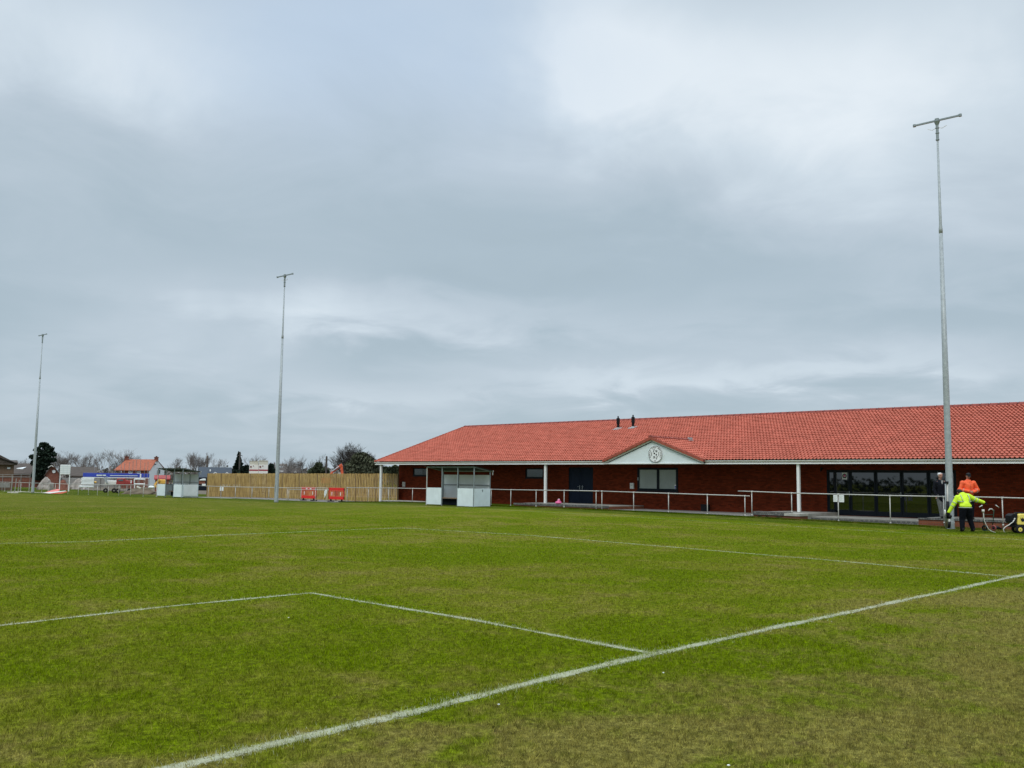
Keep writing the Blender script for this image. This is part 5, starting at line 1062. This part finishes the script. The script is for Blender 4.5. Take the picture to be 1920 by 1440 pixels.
def win(t, x, y, z, w_, h_, m='lens', fm='render', nm='window', face='y'):
    b = MB()
    if face == 'y': frame = [(x, x + w_, y - .06, y, z, z + .08), (x, x + w_, y - .06, y, z + h_ - .08, z + h_), (x, x + .08, y - .06, y, z, z + h_), (x + w_ - .08, x + w_, y - .06, y, z, z + h_), (x + w_ / 2 - .03, x + w_ / 2 + .03, y - .06, y, z, z + h_)]
    [b.box(*q) for q in frame]; o = b.build(nm, MT[fm], t); b = MB(); b.box(x + .05, x + w_ - .05, y - .03, y - .005, z + .05, z + h_ - .05); o2 = b.build('pane', MT[m]); o2.parent = o
# far left brick house
t, s = bthing('brick_house', 'brown brick house with dark roof at the left edge', 'house', 0, 120); Z = lambda py: zf(py, 0, 120)
gable_house(t, -9, 25 * s, 0, 9, Z(868), Z(868) + .3, 'bwall', 'rooft', .4)
b = MB(); b.prism([(-9, Z(852) + 2.2), (-20 * s, Z(845)), (31 * s, Z(869)), (31 * s, Z(871)), (-9, Z(871))], (0, -.4, 0), (1, 0, 0), (0, 0, 1), (0, 1, 0), 9); b.build('gable', MT['rooft'], t)
b = MB(); b.beam((-4, -.45, Z(840)), (31 * s, -.45, Z(869)), .08, .22, up=(0, 1, 0)); b.build('barge_board', MT['black'], t); win(t, 12 * s, -.02, Z(879), 6 * s, 3.4 * s)
# bungalow with skylight
t, s = bthing('bungalow', 'brown roofed bungalow with a bright skylight behind the site fence', 'house', 60, 150); Z = lambda py: zf(py, 60, 150)
gable_house(t, -38 * s, 24 * s, 0, 8, Z(889), Z(870.5), 'rwall', 'rooft', .3)
b = MB(); b.beam((-24.5 * s, 1.6, Z(879.5)), (-17 * s, 3.0, Z(875.5)), 1.0, .15); b.build('skylight', MT['white'], t)
t, s = bthing('bungalow', 'small dark red gabled house with pale barge boards right of the pine', 'house', 98, 145); Z = lambda py: zf(py, 98, 145)
gable_house(t, -13 * s, 12 * s, 0, 9, Z(889), Z(872), 'rwall', 'rooft', .25, 'y'); b = MB(); b.beam((-9.5 * s, -.5, Z(877)), (-3 * s, -.5, Z(872.4)), .1, .3, up=(0, 1, 0)); b.beam((-3 * s, -.5, Z(872.4)), (1 * s, -.5, Z(875.6)), .1, .3, up=(0, 1, 0)); b.build('barge_board', MT['cabin'], t)
b = MB(); b.tube([(2 * s, -.1, Z(884)), (2 * s, .05, Z(884))], .25, 12); b.build('round_window', MT['white'], t)
# dark shed
t, s = bthing('dark_shed', 'long low dark roofed building between bare trees and blue hoarding', 'shed', 155, 160); Z = lambda py: zf(py, 155, 160)
gable_house(t, -24 * s, 24 * s, 0, 8, Z(893), Z(876.5), 'hoard', 'rooft', .2)
# red roofed white house
t, s = bthing('white_house', 'white rendered house with orange tiled roof and two chimneys', 'house', 262, 150, .0); Z = lambda py: zf(py, 262, 150)
xl, xr, xg = -34 * s, 16 * s, 48 * s
b = MB(); b.box(xl, xr, 0, 1, -.3, Z(880)); b.build('front_wall', MT['rwall'], t)
b = MB(); b.add([(xr, 0, -.3), (xg, 7, -.3), (xg, 7, Z(878)), ((31 * s), 3.2, Z(862)), (xr, 0, Z(880))], [(0, 1, 2, 3, 4)]); b.add([(xr, .4, -.3), (xg - .1, 7.4, -.3), (xg - .1, 7.4, Z(878)), ((31 * s), 3.6, Z(862)), (xr, .4, Z(880))], [(4, 3, 2, 1, 0)]); b.build('gable_wall', MT['render'], t)
b = MB(); b.add([(xl - 1.2, -.3, Z(881.5)), (xr + .2, -.3, Z(881)), (31 * s, 3.2, Z(860)), (-27 * s, 3.2, Z(861)), (xl - 1.2, -.3, Z(883)), (xr + .2, -.3, Z(882.5)), (31 * s, 3.2, Z(861.5)), (-27 * s, 3.2, Z(862.5)), (xg + .3, 7.3, Z(880)), (xl, 7.3, Z(880))], [(0, 1, 2, 3), (0, 1, 5, 4), (1, 2, 6, 5), (2, 8, 9, 3), (0, 3, 9)]); b.build('roof', MT['roofr'], t)
for cx in (-27, 30):
    b = MB(); b.box(cx * s - .32, cx * s + .32, 2.9, 3.6, Z(864), Z(855.5)); b.box(cx * s - .4, cx * s + .4, 2.82, 3.68, Z(856.6), Z(855.6)); o = b.build('chimney', MT['rwall'], t); b = MB(); b.tube([(cx * s, 3.2, Z(856)), (cx * s, 3.2, Z(853.6))], .14, 8); o2 = b.build('chimney_pot', MT['rooft']); o2.parent = o
for x in (-22, -6): win(t, x * s, -.02, Z(888), 7 * s, 4.5 * s)
b = MB(); b.box(27 * s, 30 * s, 2.0, 2.3, Z(871), Z(869)); b.build('gable_vent', MT['black'], t); b = MB(); b.box(35 * s, 39 * s, 3.6, 4.2, Z(888), Z(880)); b.build('window', MT['lens'], t)
# slate roofs
t, s = bthing('slate_roof_house', 'long dark blue slate roofed building left of the spruce', 'house', 408, 140); Z = lambda py: zf(py, 408, 140)
gable_house(t, -35 * s, 24 * s, 0, 9, Z(896), Z(877.5), 'anth', 'roofs', .2)
b = MB(); b.box(-16 * s, -13.6 * s, 2.2, 2.6, Z(884), Z(880)); b.build('roof_light', MT['white'], t)
for gx in (-5, 17): b = MB(); b.beam(((gx - 4) * s, -.6, Z(888.4)), (gx * s, -.6, Z(885.6)), .1, .25, up=(0, 1, 0)); b.beam((gx * s, -.6, Z(885.6)), ((gx + 4) * s, -.6, Z(888.4)), .1, .25, up=(0, 1, 0)); b.build('dormer_trim', MT['white'], t)
t, s = bthing('brown_roof_house', 'brown roofed house behind the fence right of the middle mast', 'house', 545, 160); Z = lambda py: zf(py, 545, 160)
gable_house(t, -22 * s, 16 * s, 0, 8, Z(888), Z(878), 'rwall', 'rooft', .3); b = MB(); b.beam((-20 * s, 1, Z(884)), (-15 * s, 2, Z(885.5)), 1.0, .2); b.build('roof_light', MT['white'], t); b = MB(); b.beam((6 * s, -.5, Z(886)), (8 * s, -.5, Z(882.6)), .1, .25, up=(0, 1, 0)); b.beam((8 * s, -.5, Z(882.6)), (10 * s, -.5, Z(886)), .1, .25, up=(0, 1, 0)); b.build('dormer_trim', MT['cabin'], t)
t, s = bthing('brown_roof_house', 'low brown roof behind the site cabins', 'house', 512, 175); Z = lambda py: zf(py, 512, 175); gable_house(t, -10 * s, 16 * s, 0, 8, Z(888), Z(877), 'bwall', 'rooft', .3)
# site cabins
for i, (x0, x1, lb, pyt) in enumerate(((466.5, 483.5, 'left cream site cabin with crimson stripe above the fence', 865), (484, 501.5, 'right cream site cabin with crimson stripe above the fence', 864))):
    D_ = 115 - i * 2; t, s = bthing('site_cabin', lb, 'cabin', x0, D_, 0, 'stacked site cabins'); Z = lambda py: zf(py, x0, D_); W = (x1 - x0) * s
    b = MB(); b.box(0, W, 0, 2.4, -.2, Z(871)); b.build('cabin_body', MT['cabin'], t); b = MB(); b.box(.02, W - .02, .02, 2.38, Z(871), Z(pyt)); b.box(-.03, W + .03, -.03, 2.43, Z(pyt), Z(pyt) + .06); b.build('upper_band', MT['cream'], t)
    b = MB(); b.box(.01, W - .01, -.02, -.002, Z(882.6), Z(880.2)); b.build('stripe', MT['crim'], t); b = MB(); b.tube([(W * .17, -.05, Z(875.2)), (W * .17, .01, Z(875.2))], .11, 10); b.tube([(W * .17 + .3, -.05, Z(873.6)), (W * .17 + .3, .01, Z(873.6))], .06, 10); b.build('vent', MT['rwall'], t)
# poles
for px, y0_, D_, r_, lb, m in ((387.2, 855, 150, .16, 'dark telegraph pole right of the tall bare trees', 'bark'), (611, 856, 140, .14, 'dark pole behind the fence right of the tall bare tree', 'twigd'), (448, 848, 149, .12, 'dark pole standing at the spruce', 'twigd')):
    t, s = bthing('telegraph_pole', lb, 'pole', px, D_); h_ = zf(y0_, px, D_); b = MB(); b.tube([(0, 0, -.3), (0, 0, h_)], [r_ * 1.1, r_], 8); b.tube([(0, 0, h_), (0, 0, h_ + .1)], [r_, .03], 8); b.build('shaft', MT[m], t); b = MB(); b.beam((-.35, 0, h_ - .5), (.35, 0, h_ - .5), .1, .1); b.build('crossbar', MT[m], t)
# thin pale scaffold poles in front of the house
for i, px in enumerate((176, 189, 203, 215, 226, 232, 241, 248, 254, 262, 270, 276)):
    D_ = 128; t, s = bthing('scaffold_pole', 'thin pale upright pole ' + ('leftmost of the row above the blue sheet', 'second from the left above the blue sheet', 'third from the left above the blue sheet', 'fourth from left, left of the red roof', 'fifth from left, at the red roof left corner', 'sixth from left, under the left chimney', 'seventh from left, just right of the left chimney', 'fifth from the right before the red roof', 'fourth from the right before the red roof', 'third from the right before the red roof', 'second from the right before the red roof', 'rightmost of the row before the white gable')[i], 'pole', px, D_, 0, 'thin pale poles at the blue hoarding'); h_ = zf(862 + (i * 7 % 9), px, D_)
    b = MB(); b.tube([(0, 0, 0), (0, 0, h_)], .03, 6); b.build('shaft', MT['mesh'], t); b = MB(); b.tube([(0, 0, h_), (0, 0, h_ + .08)], .05, 6); b.build('cap', MT['mesh'], t)
# ------------------------------------------------------------------ building yard clutter
def bx(px0, px1, py0, py1, D, dep, name, label, cat, m, extra=None, group=None, bevel=.03):
    t, s = bthing(name, label, cat, px0, D, 0, group); Z = lambda py: zf(py, px0, D); b = MB(); W = (px1 - px0) * s
    b.box(0, W, 0, dep, max(Z(py1), -.1), Z(py0)); b.build('body', MT[m], t, bevel=bevel)
    if extra: extra(t, s, W, Z)
    return t
def e_blue(t, s, W, Z):
    b = MB(); b.box(0, W, -.05, -.003, Z(895.6), Z(894.2)); b.build('white_edge', MT['white'], t)
    b = MB()
    for k in range(7): b.tube([(W * k / 6, .1, 0), (W * k / 6, .1, Z(895))], .06, 6)
    b.build('support', MT['hoard'], t); b = MB(); b.box(W * .855, W * .875, -.06, -.052, Z(895), Z(887)); b.build('white_tie', MT['white'], t)
    b = MB()
    for k, x in enumerate((.20, .235, .28)): b.box(W * x, W * x + .5, -.06, -.052, Z(892), Z(889.5))
    b.box(W * .4, W * .82, -.06, -.052, Z(891.5), Z(890.3)); b.build('faded_print', MT['panel'], t)
bx(155, 283, 886.5, 894, 125, 2.5, 'blue_canopy', 'long low blue sheeted roof with white edge in the building yard', 'canopy', 'blue', e_blue)
def e_scr(t, s, W, Z):
    b = MB()
    for x in (.05, W - .05): b.beam((x, .1, 0), (x, .1, Z(888)), .1, .1)
    b.build('leg', MT['white'], t); b = MB()
    for k in range(1, 3): b.box(W * k / 3 - .02, W * k / 3 + .02, -.02, -.002, Z(889), Z(871.5))
    for k in range(1, 5): b.box(0, W, -.02, -.002, Z(871 + k * 3.6), Z(871 + k * 3.6) + .04)
    b.build('grid_bar', MT['panel'], t)
bx(111.5, 131, 871.2, 889.5, 118, .12, 'site_screen', 'tall pale gridded screen on two legs in the building yard', 'screen', 'white', e_scr)
def e_site(t, s, W, Z):
    b = MB()
    for k in range(6): b.tube([(W * k / 5, -.05, 0), (W * k / 5, -.05, Z(888.5))], .04, 6)
    b.build('post', MT['mesh'], t); b = MB(); b.tube([(0, -.06, Z(893.5)), (W, -.06, Z(893.5))], .05, 6); b.tube([(0, -.06, Z(889.5)), (W, -.06, Z(889.5))], .03, 6); b.build('rail', MT['mesh'], t)
bx(-30, 58, 895, 903, 118, .1, 'site_hoarding', 'low dark red hoarding with pale rails at the left edge', 'hoarding', 'rwall', e_site)
bx(-30, 20, 905, 914, 112, .1, 'pallet_row', 'row of grey timber pallets at the left edge below the red hoarding', 'pallets', 'mesh', lambda t, s, W, Z: [MB().box(W * k / 9, W * k / 9 + .05, -.03, -.002, Z(914), Z(905)).build('slat', MT['hoard'], t) for k in range(9)])
bx(100, 280, 896, 912, 150, .4, 'grey_hoarding', 'long grey mesh hoarding behind the machines in the yard', 'hoarding', 'hoard', lambda t, s, W, Z: [MB().tube([(W * k / 12, -.05, 0), (W * k / 12, -.05, Z(895))], .05, 6).build('post', MT['mesh'], t) for k in range(13)])
def pile(px, pytop, D, wpx, label, m, seed, name='rubble_heap'):
    t0 = PD(px, 900, D); z0 = float(H(t0.x, t0.y)); h_ = PD(px, pytop, D).z - z0; R_ = wpx * D / FPX / 2; r = random.Random(seed); V = []; F = []; n = 16; k = 8
    for i in range(k):
        for j in range(n): rr = R_ * (1 - i / (k - 1)) * r.uniform(.85, 1.12) if i < k - 1 else 0; a = 2 * PI * j / n; V.append((rr * math.cos(a), rr * .6 * math.sin(a), h_ * (math.sin(PI / 2 * i / (k - 1))) * r.uniform(.9, 1.05) - .1))
    for i in range(k - 1):
        for j in range(n): F.append((i * n + j, i * n + (j + 1) % n, (i + 1) * n + (j + 1) % n, (i + 1) * n + j))
    o = MB().add(V, F).build(name, MT[m], loc=(t0.x, t0.y, z0)); o.rotation_euler = (0, 0, YAWP); tag(o, label, 'heap'); return o
pile(148, 896, 135, 38, 'grey rubble heap behind the white wrapped pallet', 'rubble', 1)
pile(265, 911, 105, 76, 'brown earth heap behind the rail left of the distant dugout', 'earth', 2, 'earth_heap')
pile(86, 893, 130, 34, 'pinkish rubble heap right of the farthest mast', 'rubble', 3); pile(118, 898, 128, 30, 'reddish brick heap under the gridded screen', 'rwall', 4)
# excavator behind the timber fence
t, s = bthing('excavator', 'orange excavator arm rising above the timber fence', 'excavator', 632, 100); Z = lambda py: zf(py, 632, 100)
b = MB(); b.prism([(-14 * s, Z(888)), (-11 * s, Z(885)), (4 * s, Z(871)), (7 * s, Z(870)), (8 * s, Z(873)), (4 * s, Z(877)), (-8 * s, Z(887)), (-11 * s, Z(893))], (0, 0, 0), (1, 0, 0), (0, 0, 1), (0, 1, 0), .35); b.build('boom', MT['exc'], t, bevel=.04)
b = MB(); b.prism([(4.5 * s, Z(872)), (7 * s, Z(868.5)), (9.5 * s, Z(872)), (12 * s, Z(890)), (12 * s, Z(896)), (8 * s, Z(896))], (0, .05, 0), (1, 0, 0), (0, 0, 1), (0, 1, 0), .28); b.build('dipper_arm', MT['exc'], t, bevel=.03)
b = MB(); b.tube([(-9 * s, -.05, Z(883.5)), (3 * s, -.05, Z(874.5))], .06, 8); b.build('hydraulic_ram', MT['steel'], t)
b = MB(); b.box(-30 * s, -12 * s, -.8, 1.2, Z(907), Z(894)); b.build('cab_body', MT['exc'], t, bevel=.1); b = MB(); b.box(-36 * s, -8 * s, -1.0, -.5, 0, .75); b.box(-36 * s, -8 * s, .9, 1.4, 0, .75); b.build('track', MT['rubber'], t, bevel=.2)
b = MB(); b.box(7 * s, 14 * s, -.3, .6, .1, Z(896)); b.build('bucket', MT['anth'], t, bevel=.05)
# wrapped pallet
t, s = bthing('wrapped_pallet', 'white plastic wrapped pallet stack behind the rail', 'pallet', 164.5, 104); Z = lambda py: zf(py, 164.5, 104)
b = MB()
for k in range(5): b.box(-12.5 * s + .03 * (k % 2), 12.5 * s - .03 * (k % 2), 0, 1.2, Z(909 - k * 2.6) + .01, Z(906.4 - k * 2.6))
b.build('wrapped_stack', MT['white'], t, bevel=.05); b = MB(); b.box(-15 * s, 12 * s, -.2, 1.2, Z(914), Z(910.5)); b.build('lower_sheet', MT['white'], t, bevel=.04)
b = MB(); b.ball((14.5 * s, .2, Z(904)), .15, .15, .12); b.build('bag', MT['dyel'], t)
# loader (grey/white) with red truck
t, s = bthing('site_loader', 'pale grey loader with raised arm left of the red truck', 'machine', 205, 112); Z = lambda py: zf(py, 205, 112)
b = MB(); b.box(-8 * s, 14 * s, 0, 1.6, Z(909), Z(901)); b.build('body', MT['cabin'], t, bevel=.08); b = MB(); b.beam((-10 * s, -.1, Z(895)), (-4 * s, -.1, Z(906)), .2, .35, up=(0, 1, 0)); b.beam((-6 * s, .3, Z(894)), (0, .3, Z(903)), .2, .3, up=(0, 1, 0)); b.build('arm', MT['steel'], t)
for x in (-6, 10): b = MB(); b.torus((x * s, .0, .26), .19, .09, (0, 1, 0), 18, 8); b.build('wheel', MT['rubber'], t)
t, s = bthing('red_truck', 'dull red site truck behind the rail', 'truck', 232, 110); Z = lambda py: zf(py, 232, 110)
b = MB(); b.prism([(-14 * s, Z(909)), (18 * s, Z(909)), (18 * s, Z(902)), (4 * s, Z(900)), (2 * s, Z(896.5)), (-13 * s, Z(897.5))], (0, 0, 0), (1, 0, 0), (0, 0, 1), (0, 1, 0), 1.8); b.build('body', MT['dred'], t, bevel=.08)
b = MB(); b.box(-10 * s, -1 * s, -.02, -.003, Z(902), Z(899)); b.build('window', MT['lens'], t); b = MB(); b.box(13 * s, 15 * s, -.03, -.003, Z(906), Z(900)); b.build('tail_panel', MT['white'], t)
for x in (-10, 12): b = MB(); b.torus((x * s, .0, .26), .19, .09, (0, 1, 0), 18, 8); b.build('wheel', MT['rubber'], t)
# white frame barrier
t, s = bthing('steel_frame', 'open white steel frame beside the red truck', 'frame', 262, 106); Z = lambda py: zf(py, 262, 106)
b = MB(); b.tube([(-10 * s, 0, Z(898.5)), (10 * s, 0, Z(898.5)), (10 * s, 0, Z(907.5)), (-10 * s, 0, Z(907.5)), (-10 * s, 0, Z(898.5))], .07, 8); b.build('frame', MT['white'], t); b = MB(); [b.tube([(x * s, 0, 0), (x * s, 0, Z(907))], .05, 8) for x in (-9, 9)]; b.build('leg', MT['white'], t)
# yellow digger
t, s = bthing('small_digger', 'small orange yellow digger behind the distant dugout', 'digger', 302, 104); Z = lambda py: zf(py, 302, 104)
b = MB(); b.box(-4 * s, 9 * s, 0, 1.3, Z(908), Z(899)); b.build('body', MT['dyel'], t, bevel=.1); b = MB(); b.beam((-3 * s, 0, Z(899)), (-12 * s, 0, Z(909)), .2, .3, up=(0, 1, 0)); b.build('arm', MT['dyel'], t); b = MB(); b.box(-13 * s, -7 * s, -.3, .3, Z(914), Z(909)); b.build('bucket', MT['dyel'], t, bevel=.05)
b = MB(); b.box(-5 * s, 9 * s, -.1, .3, 0, .4); b.box(-5 * s, 9 * s, 1.0, 1.4, 0, .4); b.build('track', MT['rubber'], t, bevel=.15)
t, s = bthing('red_container', 'dark red roofed container behind the small digger', 'container', 303, 120); Z = lambda py: zf(py, 303, 120); gable_house(t, -12 * s, 14 * s, 0, 3, Z(899), Z(893), 'rwall', 'dred', .15)
b = MB(); p, s = PD(283, 913.5, 100), 100 / FPX; b.ball(p, 5 * s, 3 * s, 3 * s); b.ball(p + U_ * 4 * s, 3 * s, 2 * s, 2 * s); tag(b.build('white_sack', MT['white'], smooth=True), 'small white sack on the earth heap', 'sack')
b = MB(); p = PD(261, 914.5, 100); b.beam(p - U_ * .25 + Vector((0, 0, .12)), p + U_ * .15 - Vector((0, 0, .05)), .3, .1); tag(b.build('pale_offcut', MT['cream']), 'pale timber offcut left of the white sack', 'timber')
# white cars / sheets behind the near end of the fence
for px, lb, w2, h0 in ((378, 'white sheeted skip between distant dugout and timber fence', 14, 897),):
    t, s = bthing('covered_skip', lb, 'skip', px, 96); Z = lambda py: zf(py, px, 96); b = MB(); b.box(-5 * s, 7 * s, 0, 1.5, Z(908), Z(901)); b.build('body', MT['rwall'], t, bevel=.05)
    b = MB(); b.prism([(-4 * s, Z(901)), (8 * s, Z(901)), (8 * s, Z(897.6)), (3 * s, Z(897.3)), (-4 * s, Z(899.6))], (0, -.1, 0), (1, 0, 0), (0, 0, 1), (0, 1, 0), 1.7); b.build('sheet', MT['white'], t, bevel=.05); b = MB(); b.box(1 * s, 8 * s, -.3, -.1, Z(911), Z(907)); b.build('white_panel', MT['white'], t)
# fallen red and white barriers by the farthest mast
p = PX(104, 924.5, 33.2); t = thing('fallen_barrier', 'faded red and white plastic barriers lying flat right of the farthest mast', 'barrier', p, YAWP); s = depth(p) / FPX
b = MB(); b.prism([(-22 * s, 0), (-9 * s, 6 * s), (1 * s, 8.5 * s), (6 * s, 7.5 * s), (4 * s, 2 * s), (-14 * s, -.5 * s)], (0, 0, 0), (1, 0, 0), (0, .5, .9), (0, 1, 0), .10); b.build('raised_panel', MT['pink2'], t, bevel=.02)
b = MB(); b.prism([(-22 * s, 0), (22 * s, 4.5 * s), (23 * s, 2 * s), (14 * s, -1 * s), (-8 * s, -2 * s)], (0, -.3, 0), (1, 0, 0), (0, .4, .9), (0, 1, 0), .10); b.build('flat_panel', MT['exc'], t, bevel=.02)
b = MB(); b.prism([(-23 * s, .6 * s), (20 * s, 5.2 * s), (22 * s, 4.4 * s), (-8 * s, -.8 * s)], (0, -.34, .0), (1, 0, 0), (0, .4, .9), (0, 1, 0), .03); b.build('white_strip', MT['white'], t)
# heras-style fence panels and posts on the left
for i, (px, D_, lb) in enumerate(((22, 104, 'leaning grey steel post left of the farthest mast'), (29, 103, 'pale timber post nearest the farthest mast on its left'), (35, 108, 'thin grey post beside the farthest mast'))):
    t, s = bthing('site_post', lb, 'post', px, D_); b = MB(); b.beam((0, 0, 0), (.08, 0, zf(894 + i * 3, px, D_)), .10, .10, up=(0, 1, 0)); b.build('shaft', MT['mesh'], t); b = MB(); b.box(-.35, .35, -.25, .25, 0, .1); b.build('foot', MT['kerb'], t)
# site workers / small things near the middle left
b = MB(); p = PD(96, 903, 112); b.box(p.x - .25, p.x + .25, p.y - .25, p.y + .25, -.6, p.z - .15); tag(b.build('crate', MT['rubble'], bevel=.03), 'pale stacked crate in the yard below the gridded screen', 'crate')
# tufts growing against the low wall
r = random.Random(9)
for i, (px, py, wpx, hpx) in enumerate(((1440, 971, 12, 7), (1462, 972, 14, 8), (1425, 969, 8, 5))):
    p = PX(px, py, 34.02); b = MB(); s = depth(p) / FPX
    for k in range(90): a = r.uniform(-1, 1); x = a * wpx * s / 2; h_ = hpx * s * r.uniform(.4, 1) * (1 - .5 * a * a); b.add([(-.04, x - .012, 0), (-.04, x + .012, 0), (r.uniform(-.15, .0), x + r.uniform(-.08, .08), h_)], [(0, 1, 2)])
    o = b.build('weed_tuft', MT['ivy'], loc=(p.x, p.y, p.z - .02)); tag(o, ('middle', 'right, largest', 'left, smallest')[i] + ' tuft of weeds against the low brick wall by the pier', 'weed', 'weeds at the low wall')
for o in bpy.data.objects:
    if 'world_parts' in o.keys(): del o['world_parts']
